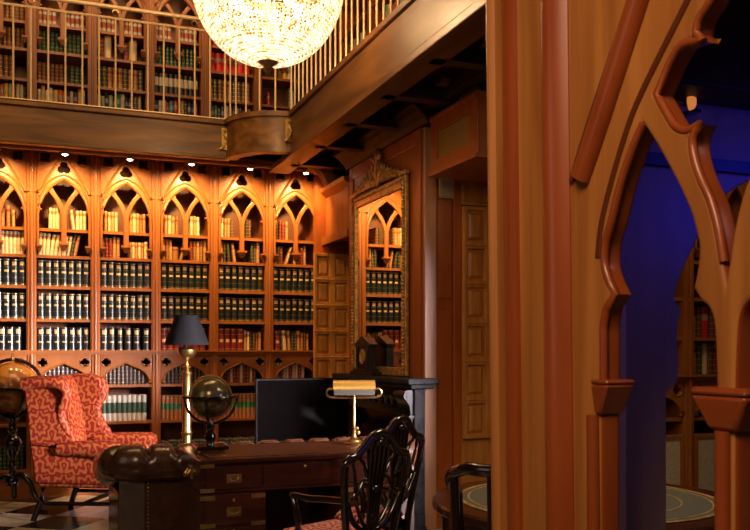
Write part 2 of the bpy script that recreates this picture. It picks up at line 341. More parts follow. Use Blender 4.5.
def qring(b, r0, r1, z0, z1):
    A, B = qarc(r0), qarc(r1); n = len(A)
    rings = [[(A[i][0], A[i][1], z0), (B[i][0], B[i][1], z0), (B[i][0], B[i][1], z1), (A[i][0], A[i][1], z1)] for i in range(n)]
    b.rings(rings)
qb = MB(); qring(qb, .42, .50, 3.15, 3.455); qring(qb, .40, .525, 3.455, 3.50); qring(qb, .40, .51, 3.135, 3.165)
struct(qb.build('gallery_corner_beam', beamw, smooth=35))
qf = MB(); pts = qarc(.45); qf.prism([(2.17, 8.06)]+[(2.12-.45, 8.06)]+pts+[(2.17, 7.53)], 3.24, 3.45, axes='xy'); struct(qf.build('gallery_corner_floor', soffit))
sf = MB()
for k in range(8): sf.box(2.2, XW, 3.1+.78*k, 3.2+.78*k, 3.10, 3.24)
sf.box(2.62, 2.72, 2.7, 5.75, 3.12, 3.24)
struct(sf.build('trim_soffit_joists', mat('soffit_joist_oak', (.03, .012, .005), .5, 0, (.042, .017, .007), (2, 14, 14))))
# cornice over the bookcases
co = MB(); co.prism([(8.06, 3.20), (8.06, 3.185), (8.20, 3.175), (8.40, 3.19), (8.45, 3.20), (8.51, 3.24)], -4, 2.68, axes='yz')
struct(co.build('trim_cornice', wood, smooth=40))
tb = MB(); tb.tube([(-4, 8.13, 3.150), (2.45, 8.13, 3.150)], .036, 12); tb.box(-4, 2.45, 8.06, 8.2, 3.16, 3.20)
struct(tb.build('trim_cornice_bead', woodx, smooth=40))
# ------------------------------------------------------------------ books
STY = {}
def cm(n, c, r=.42, metal=0.): return mat('book_'+n, c, r, metal)
goldm = mat('book_gilt', (.72, .46, .15), .35, .55)
paper = mat('book_paper', (.62, .5, .33), .7)
def book_mesh(style, cover, bands, extra=None, narrow=False):
    b = MB(); cuts = [0.0]; cur = 0.0; segs = []
    for z0, z1, mi in bands:
        if z0 > cur: segs.append((cur, z0, 0))
        segs.append((z0, z1, mi)); cur = z1
    if cur < .985: segs.append((cur, .985, 0))
    def sec(z, e=0.): return [(-.5, 1., z), (-.5, .06-e, z), (-.42, .018-e, z), (-.29, -.012-e, z), (0, -.03-e, z), (.29, -.012-e, z), (.42, .018-e, z), (.5, .06-e, z), (.5, 1., z)]
    for z0, z1, mi in segs:
        e = .012 if (mi and z1-z0 < .05) else 0
        A, B = [b.v(p) for p in sec(z0, e)], [b.v(p) for p in sec(z1, e)]
        for i in range(9): b.f((A[i], A[(i+1) % 9], B[(i+1) % 9], B[i]), mi if (mi != 2 or not narrow or 3 <= i <= 4) else 0)
    b.f([b.v(p) for p in sec(0)]); b.f([b.v(p) for p in sec(.985)], 3)
    b.box(-.42, .42, .06, .97, .975, .99, 3)
    me = b.mesh('book_'+style, [cover, goldm, extra or goldm, paper], 50)
    STY[style] = me
LB = [(.10, .115, 1), (.285, .30, 1), (.47, .485, 1), (.655, .67, 1), (.84, .855, 1)]
black = cm('black', (.011, .015, .013), .3)
book_mesh('black', black, [(.03, .05, 1), (.09, .10, 1), (.30, .305, 1), (.50, .575, 2), (.69, .695, 1), (.75, .89, 2), (.95, .965, 1)], mat('book_gilt_block', (.80, .55, .22), .4, .2), True)
book_mesh('black_plain', black, [(.03, .04, 1), (.33, .39, 2), (.62, .63, 1), (.70, .90, 2)], mat('book_gilt_block', (.80, .55, .22), .4, .2), True)
book_mesh('ivory', cm('ivory', (.80, .62, .34)), [(.2, .21, 1), (.4, .41, 1), (.72, .86, 2)], cm('ivory_label', (.42, .24, .09)))
book_mesh('tan', cm('tan', (.50, .27, .09)), LB[:3]+[(.66, .80, 2)], cm('tan_label', (.3, .10, .03)))
book_mesh('calf', cm('calf', (.34, .15, .045)), LB[:4]+[(.70, .82, 2)], cm('calf_label', (.20, .03, .015)))
book_mesh('brown', cm('brown', (.15, .06, .022)), LB)
book_mesh('red', cm('red', (.22, .022, .014)), LB+[(.90, .93, 1)])
book_mesh('oxblood', cm('oxblood', (.20, .022, .02), .35), [(.05, .07, 1), (.36, .50, 2), (.70, .715, 1), (.92, .94, 1)], mat('book_gilt_block', (.80, .55, .22), .4, .2), True)
book_mesh('olive', cm('olive', (.05, .055, .022)), LB)
book_mesh('white_green', cm('white_cloth', (.62, .57, .46)), [(.05, .06, 1), (.30, .70, 2), (.93, .94, 1)], cm('green_label', (.055, .10, .055)))
book_mesh('tan_green', cm('buff', (.46, .19, .09)), [(.10, .115, 1), (.42, .66, 2), (.86, .875, 1)], cm('bright_green_label', (.05, .26, .11)))
book_mesh('grey', cm('grey_leather', (.10, .075, .065), .35), LB)
book_mesh('maroon', cm('maroon', (.19, .03, .03), .35), LB)
book_mesh('pale', cm('pale_pink', (.58, .40, .33), .4), [(.15, .17, 1), (.5, .52, 1), (.8, .82, 1)])
book_mesh('teal', cm('teal', (.05, .13, .13), .35), LB)
book_mesh('darkgreen', cm('darkgreen', (.02, .06, .03)), LB)
book_mesh('bandedred', cm('bandedred', (.25, .06, .03)), [(.12, .3, 2), (.6, .75, 2)], cm('grey_band', (.4, .36, .3)))
book_mesh('blackwhite', cm('blackwhite', (.02, .02, .02)), [(.42, .8, 2)], cm('white_label', (.65, .58, .45)))
for n, c in (('blue', (.03, .06, .25)), ('scarlet', (.55, .02, .015)), ('green', (.03, .25, .08)), ('yellow', (.75, .42, .05)), ('white', (.7, .62, .48)), ('purple', (.07, .03, .12)), ('orange', (.6, .16, .03)), ('cream', (.6, .45, .25)), ('aqua', (.02, .28, .26)), ('navy', (.02, .03, .09)), ('palegreen', (.35, .45, .2))):
    book_mesh(n, cm(n, c, .4), [(.55, .75, 2)], cm(n+'_title', tuple(min(1, x*.4+.25) for x in c)))
LOOK = {'black': 'black gilt-banded volume', 'black_plain': 'plain black volume with gilt label', 'ivory': 'ivory vellum book', 'tan': 'tan leather book', 'calf': 'red-brown calf book', 'brown': 'dark brown book', 'red': 'deep red gilt-banded book', 'oxblood': 'wide oxblood volume', 'olive': 'dark olive book', 'white_green': 'white volume with green label', 'tan_green': 'buff volume with bright green label', 'grey': 'dark grey-brown volume', 'maroon': 'maroon gilt-banded volume', 'pale': 'pale pinkish volume', 'teal': 'teal volume', 'cream': 'cream book', 'scarlet': 'scarlet book'}
STUFF = MB(); STUFF_M = []
def stuff_book(style, M):
    me = STY[style]; base = []
    for m in me.materials:
        if m not in STUFF_M: STUFF_M.append(m)
        base.append(STUFF_M.index(m))
    V = [STUFF.bm.verts.new(M @ v.co) for v in me.vertices]
    for p in me.polygons:
        try: f = STUFF.bm.faces.new([V[i] for i in p.vertices]); f.material_index = base[p.material_index]
        except ValueError: pass
def row(x0, x1, y, z, items, where=None, group=None, stuff=False, depth=.2, rot=0, origin=(0, 0, 0), name='book'):
    """items: (style, width, height, lean degrees) or a number for a gap; lean>0 tips the top to the right"""
    x = x0; k = 0; items = list(items)
    R = T(*origin) @ Matrix.Rotation(rot, 4, 'Z')
    for n_, it in enumerate(items):
        if isinstance(it, (int, float)): x += it; continue
        nx = items[n_+1] if n_+1 < len(items) else 0
        st, wd, h, ln = it; th = math.radians(ln)
        need = wd*math.cos(th)+h*abs(math.sin(th))
        if x+need > x1+.002: break
        cx = x+(wd*math.cos(th)/2 if th >= 0 else h*math.sin(-th)+wd*math.cos(th)/2)
        L = Vector((cx, y+random.uniform(0, .012), z+wd/2*abs(math.sin(th))+.0005))
        M = R @ T(*L) @ Matrix.Rotation(th, 4, 'Y') @ Matrix.Diagonal((wd*.965, depth, h, 1))
        if stuff: stuff_book(st, M)
        else:
            o = bpy.data.objects.new(name, STY[st]); COL.objects.link(o); o.matrix_world = M
            tag(o, f'{LOOK[st]}, {ORD[k]} from left on {where}', 'book', group)
        k += 1; x += (wd/math.cos(th)+.001) if (th > 0 and not isinstance(nx, (int, float)) and nx[3] >= ln) else need+.0005
# ------------------------------------------------------------------ bookcases
ARCH_Z = [2.485, 2.237, 1.951, 1.646, 1.345, 1.03, .68, .26]
hw, sw = BW/2, .043
def arch_meshes():
    op = arch(.226, 2.58, 2.955, 10)
    outer = [(-.236, 3.22), (.236, 3.22), (.236, 2.285), (.226, 2.285)]+op[::-1]+[(-.226, 2.285), (-.236, 2.285)]
    tre = foil(0, 3.052, .058, 3, PI/2)
    A = shape_mesh('arch_panel', [outer, tre, foil(-.163, 3.142, .054, 4, PI/4), foil(.163, 3.142, .054, 4, PI/4)], .028, .006, wood, T(0, .014, 0) @ FRONT, 1)
    b = MB()
    b.tube([(x, -.006, z) for x, z in [(-.226, 2.30)]+op+[(.226, 2.30)]], .012, 6)
    o2 = arch(.225, 2.70, 2.99, 9); b.tube([(x, -.002, z) for x, z in o2], .009, 6)
    b.tube([(-.222, -.004, 2.815), (-.218, -.006, 2.835), (-.105, -.008, 3.02), (0, -.008, 3.185), (.105, -.008, 3.02), (.218, -.006, 2.835), (.222, -.004, 2.815)], .013, 6)
    for sx in (-1, 1):
        b.tube([(sx*.163+.065*math.cos(t), -.001, 3.142+.065*math.sin(t)) for t in [2*PI*i/20 for i in range(20)]], .007, 5, True)
    B = b.mesh('arch_moulding', woodx, 50)  # slightly darker oak puts the groove shade round the mouldings into the colour
    y = [strip(dense([(0, 2.35), (0, 2.58), (0, 2.64)], 3), .05)]
    me = []
    L = dense([(-.0, 2.60), (-.022, 2.68), (-.06, 2.765), (-.11, 2.83), (-.15, 2.86)], 3); Rr = [(-a, c) for a, c in L]
    for i, pth in enumerate((L, Rr)): me.append(shape_mesh('branch', [strip(pth, .042)], .028, .008, wood, T(0, .016, 0) @ FRONT, 1))
    me.append(shape_mesh('mull', y, .03, .008, wood, T(0, .014, 0) @ FRONT, 1))
    cusps = []
    for sx in (-1, 1):
        for cx, cz, dx, dz in ((.222, 2.66, -.038, .0), (.118, 2.875, -.032, -.03), (.085, 2.775, -.03, .022)):
            cusps.append(shape_mesh('cusp', [[(sx*cx, cz-.026), (sx*(cx+dx), cz+dz), (sx*cx, cz+.03)][::(1 if sx < 0 else -1)]], .02, .003, wood, T(0, .016, 0) @ FRONT, 0))
    bm = bmesh.new()
    for q in me+cusps: bm.from_mesh(q); bpy.data.meshes.remove(q)
    C = bpy.data.meshes.new('tracery'); bm.to_mesh(C); bm.free(); C.materials.append(wood)
    p = MB(); p.frust(-.012, .012, -.004, .025, 2.285, -.042, .042, -.022, .03, 2.335); p.box(-.045, .045, -.026, .03, 2.335, 2.355)
    P = p.mesh('pendant', wood)
    Qs = []
    for sx in (-1, 1):
        q = MB(); q.frust(sx*.212-.008, sx*.212+.008, -.004, .02, 2.265, sx*.212-.023, sx*.212+.023, -.03, .02, 2.315); q.box(sx*.212-.024, sx*.212+.024, -.033, .02, 2.315, 2.33)
        Qs.append(q.mesh('corbel', wood))
    return A, B, C, P, Qs[0], Qs[1]
MA = arch_meshes()
def low_arch():
    ed = dense([(-.214, 1.045), (-.212, 1.085), (-.185, 1.135), (-.13, 1.178), (-.06, 1.208), (0, 1.238)], 3)
    ed = ed+[(-x, z) for x, z in ed[:-1][::-1]]
    outer = [(-.236, 1.325), (.236, 1.325), (.236, 1.045)]+ed[::-1]+[(-.236, 1.045)]
    A = shape_mesh('low_arch_panel', [outer, foil(-.184, 1.243, .041), foil(.184, 1.243, .041)], .026, .005, wood, T(0, .013, 0) @ FRONT, 1)
    b = MB()
    for sx in (-1, 1): b.tube([(sx*.184+.045*math.cos(t), -.001, 1.243+.045*math.sin(t)) for t in [2*PI*i/16 for i in range(16)]], .006, 5, True)
    b.tube([(x, -.002, z) for x, z in ed], .008, 5)
    for sx in (-1, 1): b.frust(sx*.224-.005, sx*.224+.005, -.002, .02, 1.045, sx*.218-.017, sx*.218+.017, -.02, .02, 1.085)
    return A, b.mesh('low_arch_moulding', woodx, 50)  # same darker oak in place of deeper groove shade
ML = low_arch()
def stile_mesh(name, z0, z1, right=False):
    b = MB(); x = hw if right else -hw
    b.box(x-sw, x+sw, 0, .34, z0, z1); b.box(x-sw+.012, x+sw-.012, -.012, 0, z0, z1)
    for d in (-.028, .028): b.tube([(x+d, -.003, z0), (x+d, -.003, z1)], .009, 6)
    b.tube([(x, -.016, z0), (x, -.016, z1)], .012, 8)
    b.box(x-sw, x+sw, -.02, .0, 2.815+z0, 2.845+z0)
    return b.mesh(name, wood, 45)
M_ST, M_STR = stile_mesh('stile', 0, 3.22), stile_mesh('stile', 0, 3.22, True)
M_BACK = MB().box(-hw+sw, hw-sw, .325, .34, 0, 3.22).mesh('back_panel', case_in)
def shelf_mesh(z): return MB().box(-hw+sw, hw-sw, .018, .325, z-.022, z).box(-hw+sw, hw-sw, .010, .02, z-.026, z+.002).mesh('shelf', woodx)
M_SH = [shelf_mesh(z) for z in ARCH_Z if abs(z-1.345) > .01]
M_LEDGE = MB().box(-hw-sw, hw-sw-.001, -.03, .0, 1.325, 1.345).box(-hw+sw, hw-sw, 0, .325, 1.325, 1.357).box(-hw-sw, hw-sw, -.045, .0, 1.343, 1.357).box(-hw-sw, hw-sw, -.022, .0, 1.312, 1.326).mesh('ledge', woodx)
M_PL = MB().box(-hw-sw, hw-sw, -.02, .0, 0, .20).box(-hw-sw, hw-sw, -.028, .0, .20, .235).mesh('plinth', woodx)
def bookcase(label, loc, last=False, group='oak bookcase bays', low=True):
    t = thing('bookcase', label, 'bookcase', loc, 0, group)
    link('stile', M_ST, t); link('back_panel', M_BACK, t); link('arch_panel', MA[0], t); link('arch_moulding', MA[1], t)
    link('tracery', MA[2], t); link('pendant', MA[3], t); link('corbel', MA[4], t); link('corbel', MA[5], t)
    for m in M_SH: link('shelf', m, t)
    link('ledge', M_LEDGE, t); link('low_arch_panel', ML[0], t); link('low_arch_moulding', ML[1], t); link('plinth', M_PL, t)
    if last: link('stile', M_STR, t)
    return t
BN = ['leftmost bay', 'second bay', 'third bay', 'fourth bay', 'fifth bay', 'last bay']
bay_lab = ['lit oak gothic bookcase bay at far left above the floor globe', 'lit oak gothic bookcase bay behind the red wing chair', 'lit oak gothic bookcase bay left of the black-shaded lamp', 'lit oak gothic bookcase bay directly behind the black-shaded lamp', 'lit oak gothic bookcase bay right of the black-shaded lamp', 'lit oak gothic bookcase bay beside the panelled oak door']
XC = [BAY0-BW/2+BW*i for i in range(6)]
for i in range(6): bookcase(bay_lab[i], (XC[i], YB, 0), i == 5)
def seq(styles, n, w0, w1, h0, h1, lean=0): return [(random.choice(styles), random.uniform(w0, w1), random.uniform(h0, h1), lean) for _ in range(n)]
IN = hw-sw-.004
def put(i, z, items, rowname, stuff=False, a=None, b=None, y=.04):
    row(XC[i]-IN if a is None else XC[i]+a, XC[i]+IN if b is None else XC[i]+b, YB+y, z, items, f'{rowname}, {BN[i]}', f'books on the {rowname}', stuff)
# the two big matching rows of black folios, and the row over the ledge
for i in range(6):
    n = [7, 7, 7, 7, 7, 7][i]
    for z, nm, h in ((1.951, 'upper black row', .248), (1.646, 'lower black row', .243)):
        it = [('black', .4655/7-.0006, h+random.uniform(-.004, .004), 0) for _ in range(7)]
        if i == 0: it = [.4655/7*2]+it[:5]
        put(i, z, it, nm)
for i in range(3):
    it = [('black_plain', random.choice((.062, .066, .07)), .215+random.uniform(-.004, .004), 0) for _ in range(7)]
    if i == 0: it = [.17]+it[:5]
    if i == 2: it = it[:2]+[.012]+it[2:3]+[.014]+it[3:4]+[.012]+it[4:5]+[.02]+it[5:6]
    put(i, 1.357, it, 'row above the ledge')
put(3, 1.357, [('oxblood', .062, .222, 0) for _ in range(8)], 'row above the ledge')
put(4, 1.357, [('oxblood', .064, .222, 0)]*4+[.004, ('tan', .032, .2, 0), ('ivory', .026, .19, 0), ('olive', .03, .19, 0), ('brown', .028, .18, 0), ('calf', .03, .17, 0), ('tan', .03, .185, 0), ('calf', .028, .16, 0)], 'row above the ledge')
put(5, 1.357, [.02, ('oxblood', .06, .2, 0), .015, ('ivory', .04, .205, -4), ('tan', .035, .2, -3), ('olive', .03, .17, 0), ('grey', .028, .17, 0), ('tan', .04, .2, 0), ('calf', .032, .18, 0), ('brown', .03, .18, 0), ('tan', .028, .17, 0)], 'row above the ledge')
# arch shelves
T1, T2 = 'top arch shelf', 'second arch shelf'
put(0, 2.485, [.24, ('calf', .045, .24, 0), .012, ('calf', .035, .20, 0), .01, ('tan', .03, .16, 0)], T1)
put(1, 2.485, [.10, ('ivory', .032, .20, 0), ('ivory', .030, .195, 0), ('ivory', .034, .2, 0), .085, ('ivory', .03, .19, -7), .004, ('ivory', .033, .185, 0), ('ivory', .03, .19, 0), ('ivory', .033, .187, 0)], T1)
put(2, 2.485, [.03, ('tan', .034, .2, 0), ('ivory', .03, .19, 0), ('tan', .034, .195, 0), ('ivory', .03, .19, 0), .10, ('tan', .034, .185, 0), ('ivory', .032, .185, 0), ('tan', .034, .19, 0), ('calf', .028, .18, 0), ('tan', .032, .19, 0)], T1)
put(3, 2.485, [.03, ('tan', .036, .195, 0), ('ivory', .034, .19, 0), ('tan', .04, .18, 0), ('calf', .03, .185, 0), .11, ('ivory', .03, .19, 0), ('tan', .034, .195, 0), ('ivory', .03, .19, 0)], T1)
put(4, 2.485, [.02, ('ivory', .036, .195, 0), ('tan', .032, .19, 0), ('tan', .036, .195, 0), ('brown', .028, .18, 0), .12, ('olive', .03, .18, 0), ('brown', .032, .19, 0)], T1)
put(5, 2.485, [.03, ('olive', .03, .19, 0), ('red', .036, .2, 0), ('red', .034, .19, 0), ('tan', .032, .195, 0)], T1)
put(0, 2.237, [.18]+[('ivory', .034, .215, 0)]*9, T2)
put(1, 2.237, [.005, ('ivory', .034, .21, 3), ('ivory', .032, .21, 3), ('ivory', .034, .205, 4), ('ivory', .034, .2, 7), ('ivory', .034, .2, 8), ('ivory', .034, .19, 9), ('ivory', .034, .19, 10), ('ivory', .032, .19, 10), ('olive', .026, .21, 11), ('calf', .034, .2, 12)] if True else [('ivory', .034, .21, 4), ('ivory', .034, .205, 4), .004, ('ivory', .034, .2, 8), ('ivory', .034, .2, 10), .02, ('ivory', .034, .19, 12), ('ivory', .034, .19, 13), .004, ('olive', .026, .215, 14), ('calf', .034, .2, 12)], T2)
put(2, 2.237, [.01, ('brown', .03, .2, 0), ('red', .036, .2, 0), ('red', .034, .195, 0), ('tan', .034, .205, 0), ('tan', .034, .2, 0), .08]+[('tan', .028, .16, 0), ('ivory', .028, .16, 0)]*2+[('tan', .03, .16, 0), ('ivory', .034, .17, 0)], T2)
put(3, 2.237, [.01, ('tan', .034, .21, 0), ('calf', .034, .205, 0), ('tan', .034, .2, 0), ('calf', .06, .135, 0), .006, ('tan', .03, .15, 18), .02, ('red', .036, .2, 0), ('calf', .032, .195, 0), ('tan', .034, .2, 0), ('calf', .034, .205, 0), ('tan', .036, .21, 0)], T2)
put(4, 2.237, [.01, ('tan', .04, .215, 0), ('olive', .03, .2, 0), ('olive', .03, .2, -5), ('tan', .034, .19, -8), .14, ('olive', .03, .2, 0), ('grey', .03, .205, 0), ('tan', .036, .21, 0)], T2)
put(5, 2.237, [.01, ('calf', .034, .18, 0), ('olive', .03, .19, 0), ('maroon', .034, .185, 0), .02, ('tan', .03, .18, 16), .012, ('tan', .036, .2, 0), ('calf', .032, .195, 0), ('red', .034, .185, 0), ('tan', .034, .2, 0)], T2)
# under the low arches
LA = 'shelf under low arch'
put(1, 1.03, [.05]+[('grey', .038, .195, 0)]*11, LA, b=.22)
put(2, 1.03, [.035]+[('grey', .037, .19+.01*(k % 2), 0) for k in range(11)], LA)
put(3, 1.03, [.02]+[('grey', .037, .19+.008*(k % 3), 0) for k in range(12)], LA)
put(4, 1.03, [.02]+[(('pale', 'maroon', 'maroon')[k % 3], .033, .205+.006*(k % 2), 0) for k in range(11)], LA)
put(5, 1.03, [.04]+[(('pale', 'maroon', 'pale')[k % 3], .033, .2+.008*(k % 2), 0) for k in range(9)], LA)
put(0, 1.03, [.3]+[('grey', .038, .19, 0)]*4, LA)
PB = 'low open shelf'
put(2, .68, [.01]+[('white_green', .046, .25, 0)]*10, PB)
put(3, .68, [.005]+[('tan_green', .040, .235, 0)]*12, PB)
put(4, .68, [.005]+[('tan_green', .040, .24, 0)]*12, PB)
for i in (0, 1, 2, 3, 4, 5): put(i, .26, [.01]+seq(['teal'] if i > 1 else ['darkgreen'], 13, .034, .038, .20, .215), 'bottom', True)
# ------------------------------------------------------------------ gallery bookcases (upper level)
DZ = 2.07; YG2 = 9.0
M_SHG = [shelf_mesh(z) for z in (4.555, 4.29, 3.995, 3.73)]
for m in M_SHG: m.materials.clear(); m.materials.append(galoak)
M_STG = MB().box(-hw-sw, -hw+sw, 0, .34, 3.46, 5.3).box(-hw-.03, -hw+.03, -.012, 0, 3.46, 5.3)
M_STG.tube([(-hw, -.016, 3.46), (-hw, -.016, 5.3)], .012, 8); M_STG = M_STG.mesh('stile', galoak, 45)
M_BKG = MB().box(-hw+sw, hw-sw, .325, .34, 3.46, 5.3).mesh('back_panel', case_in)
M_PLG = MB().box(-hw+sw, hw-sw, -.01, .02, 3.46, 3.68).mesh('plinth', woodx)
glab = ['above the leftmost arch', 'second from left', 'third from left, holding two large pale volumes', 'fourth from left', 'fifth from left behind the chandelier', 'at the gallery corner']
MG = {}
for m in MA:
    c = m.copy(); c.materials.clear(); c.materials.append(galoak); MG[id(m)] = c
for i in range(6):
    t = thing('gallery_bookcase', f'oak gallery bookcase behind the brass railing, {glab[i]}', 'bookcase', (XC[i], YG2, 0), 0, 'gallery bookcases')
    link('stile', M_STG, t); link('back_panel', M_BKG, t); link('plinth', M_PLG, t)
    for m in M_SHG: link('shelf', m, t)
    for nm, m in zip(('arch_panel', 'arch_moulding', 'tracery', 'pendant', 'corbel', 'corbel'), MA):
        o = link(nm, MG[id(m)], t); o.location = (0, 0, DZ)
COLR = ['blue', 'scarlet', 'white', 'yellow', 'green', 'navy', 'cream', 'purple', 'orange', 'white', 'aqua', 'cream', 'palegreen', 'red', 'white', 'grey']
for i in range(6):
    a, b_ = XC[i]-IN, XC[i]+IN
    row(a, b_, YG2+.08, 3.73, seq(COLR, 14, .027, .052, .195, .238), stuff=True)
    st = [['brown'], ['brown'], ['calf', 'olive', 'olive'], ['blackwhite'], ['brown', 'olive', 'calf'], ['grey']][i]
    its = [(random.choice(st), .05, .23, 0) for _ in range(9)]
    if i == 1: its = [('brown', .04, .2, 0)]*6+[.06]+[('darkgreen', .045, .19, 0)]*3
    if i == 0: its = [.1]+its[:5]
    if i == 5: its = [.08, ('scarlet', .03, .15, 0), .2, ('grey', .035, .22, 0), ('white', .03, .2, 0)]
    row(a, b_, YG2+.08, 3.995, its, stuff=True)
    st = [['brown'], ['darkgreen'], ['brown'], ['darkgreen'], ['scarlet', 'red'], ['orange']][i]
    its = [(st[0], .04 if i != 4 else .075, .215, 0)]*12
    if i == 2: its = [.02, ('maroon', .05, .22, 0), ('cream', .07, .245, 0), .12, ('maroon', .05, .2, 0), ('cream', .08, .235, 0)]
    if i == 5: its = [.25, ('yellow', .05, .2, 0), ('white', .04, .18, 0)]
    row(a, b_, YG2+.08, 4.29, its, stuff=True)
    st = ['brown', 'bandedred', 'bandedred', 'bandedred', 'red', 'brown'][i]
    row(a, b_, YG2+.08, 4.555, [(st, .045, .19, 0)]*4+[.08]+[(st, .045, .19, 0)]*5, stuff=True)
# side gallery bookcases, facing into the room
SGX = 2.88
for k in range(5):
    yc = 8.45-BW*1.6*k-.45
    t = thing('side_gallery_bookcase', f'plain oak bookcase on the side gallery, {ORD[k]} from the corner', 'bookcase', (SGX, yc, 0), -PI/2, 'side gallery bookcases')
    W = BW*1.6/2
    for q0 in (-W+.002, W-.042): MB().box(q0, q0+.04, 0, .3, 3.46, 5.4).build('stile', redwood, t, bevel=.006)
    MB().box(-W+.04, W-.04, .28, .3, 3.46, 5.4).build('back_panel', case_in, t)
    for z in (3.62, 3.94, 4.26, 4.58, 4.9): MB().box(-W+.04, W-.04, .01, .28, z-.025, z).build('shelf', woodx, t)
    for z in (3.62, 3.94, 4.26):
        row(-W+.05, W-.05, .05, z, [random.uniform(0, .2)]+seq(COLR+['brown', 'calf', 'grey', 'olive'], 14, .03, .05, .16, .25), stuff=True, rot=-PI/2, origin=(SGX, yc, 0))
# ------------------------------------------------------------------ gallery railing
rl = thing('gallery_railing', 'slim brass gallery railing along the back bookcases', 'railing', (0, 8.0, 3.5))
for k in range(31):
    x = -2.6+.1405*k
    if x < 1.62: MB().tube([(x, 0, 0), (x, 0, .82)], .0085, 6).build('baluster', railm, rl, smooth=50)
MB().tube([(-2.7, 0, .82), (1.63, 0, .82)], .011, 6).build('middle_rail', railm, rl, smooth=50)
MB().tube([(-2.7, 0, .92), (1.63, 0, .92)], .02, 8).build('hand_rail', railm, rl, smooth=50)
MB().box(-2.7, 1.63, -.055, .012, 0, .010).build('bottom_rail', railm, rl)
for k in range(6):
    x = -2.17+.70*k; MB().tube([(x+.026*math.cos(t), 0, .87+.026*math.sin(t)) for t in [2*PI*i/14 for i in range(14)]], .006, 5, True).build('ring', brass, rl, smooth=60)
rc = thing('corner_railing', 'curved brass railing at the rounded gallery corner under the chandelier', 'railing', (2.12, 7.98, 3.5))
cq = [(-.46*math.cos(PI/2*i/10), -.46*math.sin(PI/2*i/10)) for i in range(11)]
for i in (0, 2, 4, 6, 8, 10): MB().tube([(cq[i][0], cq[i][1], 0), (cq[i][0], cq[i][1], .82)], .0085, 6).build('baluster', railm, rc, smooth=50)
MB().tube([(x, y, .82) for x, y in cq], .011, 6).build('middle_rail', railm, rc, smooth=50)
MB().tube([(x, y, .92) for x, y in cq], .02, 8).build('hand_rail', railm, rc, smooth=50)
rs = thing('side_railing', 'brass railing running along the side gallery above the dark beam', 'railing', (2.12, 0, 3.5))
for k in range(34):
    y = 7.40-.125*k; MB().tube([(0, y, 0), (0, y, .82)], .0085, 6).build('baluster', railm, rs, smooth=50)
MB().tube([(0, 7.5, .82), (0, 3.1, .82)], .011, 6).build('middle_rail', railm, rs, smooth=50)
MB().tube([(0, 7.5, .92), (0, 3.1, .92)], .02, 8).build('hand_rail', railm, rs, smooth=50)
# gilt scroll brackets at the corner
def giltbracket(lab, loc, rz):
    t = thing('gilt_bracket', lab, 'bracket', loc, rz, 'gilt brackets at the gallery corner')
    MB().box(-.028, .028, -.022, 0, .03, .24).build('plate', gilt, t, bevel=.006)
    b = MB(); b.tube(dense([(-.02, -.02, .2), (.0, -.034, .16), (.015, -.034, .12), (-.01, -.04, .07), (-.03, -.05, .04), (-.05, -.04, .03)], 3), .012, 6); b.ball((0, -.03, .21), .016, 8)
    b.build('scroll', gilt, t, smooth=60)
giltbracket('small gilt scroll bracket at the left end of the curved gallery corner', (1.60, 7.975, 3.185), 0)
giltbracket('small gilt scroll bracket at the right end of the curved gallery corner', (2.07, 7.47, 3.19), .25)
# carved brackets under the side gallery
def console(lab, loc, rz, s=1., m=None):
    t = thing('console_bracket', lab, 'bracket', loc, rz, 'carved brackets under the gallery'); t.scale = (s, s, s)
    pr = dense([(0, 0), (.10, -.01), (.20, -.06), (.235, -.13), (.30, -.19), (.38, -.22)], 4)
    b = MB(); b.prism(pr+[(.42, -.20), (.40, -.10), (.32, -.02), (.24, .03), (0, .05)], -.07, .07, axes='xz'); b.build('scroll_body', m or beamw, t, bevel=.012)
    q = MB()
    for d in (-.04, 0, .04): q.tube([(x, d, z-.006) for x, z in pr], .014, 6)
    q.build('carved_leaf', m or beamw, t, smooth=60)
console('lit carved bracket between the last arch and the dark soffit', (2.44, 8.31, 3.19), -.05, 1.0, oakdoor)  # brighter oak puts the downlight's effect into this bracket's colour
console('carved bracket in shadow above the near bulkhead, nearer the chimney', (2.55, 5.35, 3.20), 0, .9)
console('carved bracket in shadow at the top beside the screen pillar', (2.5, 4.62, 3.22), 0, .9)
# recessed downlights over the arches
for i in range(6):
    t = thing('downlight', f'small lit round downlight in the cornice over the {BN[i]}', 'downlight', (XC[i], 8.15, 3.098), 0, 'cornice downlights')
    MB().lathe([(.02, .024), (.034, .022), (.036, .006), (.032, .002), (.03, .006)], seg=14, closed=True).build('ring', brass, t, smooth=40)
    MB().lathe([(.0, -.006), (.018, -.003), (.027, .008)], seg=14).build('lens', lens, t, smooth=60)
# ------------------------------------------------------------------ chandelier
ch = thing('chandelier', 'large lit crystal bead chandelier hanging above the library', 'chandelier', (1.36, 5.37, 3.19))
R_, H_ = .485, .56; NB = 30
b = MB(); cen = []
for k in range(NB):
    t = math.radians(8+k*82/(NB-1)); r = R_*math.sin(t)**.92; z = H_*(1-math.cos(t)); cen.append((r, z))
    bmesh.ops.create_icosphere(b.bm, subdivisions=1, radius=.0125 if k > 6 else .008+.0006*k, matrix=T(r, 0, z))
me_str = b.mesh('bead_strand', beadm, 80)
NS = 80
for k in range(NS):
    o = link('bead_strand', me_str, ch); o.rotation_euler = (0, 0, 2*PI*k/NS)
MB().lathe([(R_+.012, H_-.02), (R_+.02, H_), (R_+.012, H_+.025), (R_-.01, H_+.02), (R_-.01, H_-.015)], seg=48, closed=True).build('rim', brass, ch, smooth=40)
f = MB(); f.lathe([(1.25*r, z) for r, z in [(.0, -.075), (.010, -.068), (.014, -.056), (.008, -.048), (.026, -.042), (.030, -.034), (.018, -.026), (.03, -.014), (.062, .012), (.075, .028), (.072, .036), (.02, .036)]], seg=20); f.build('finial', bronze, ch, smooth=50)
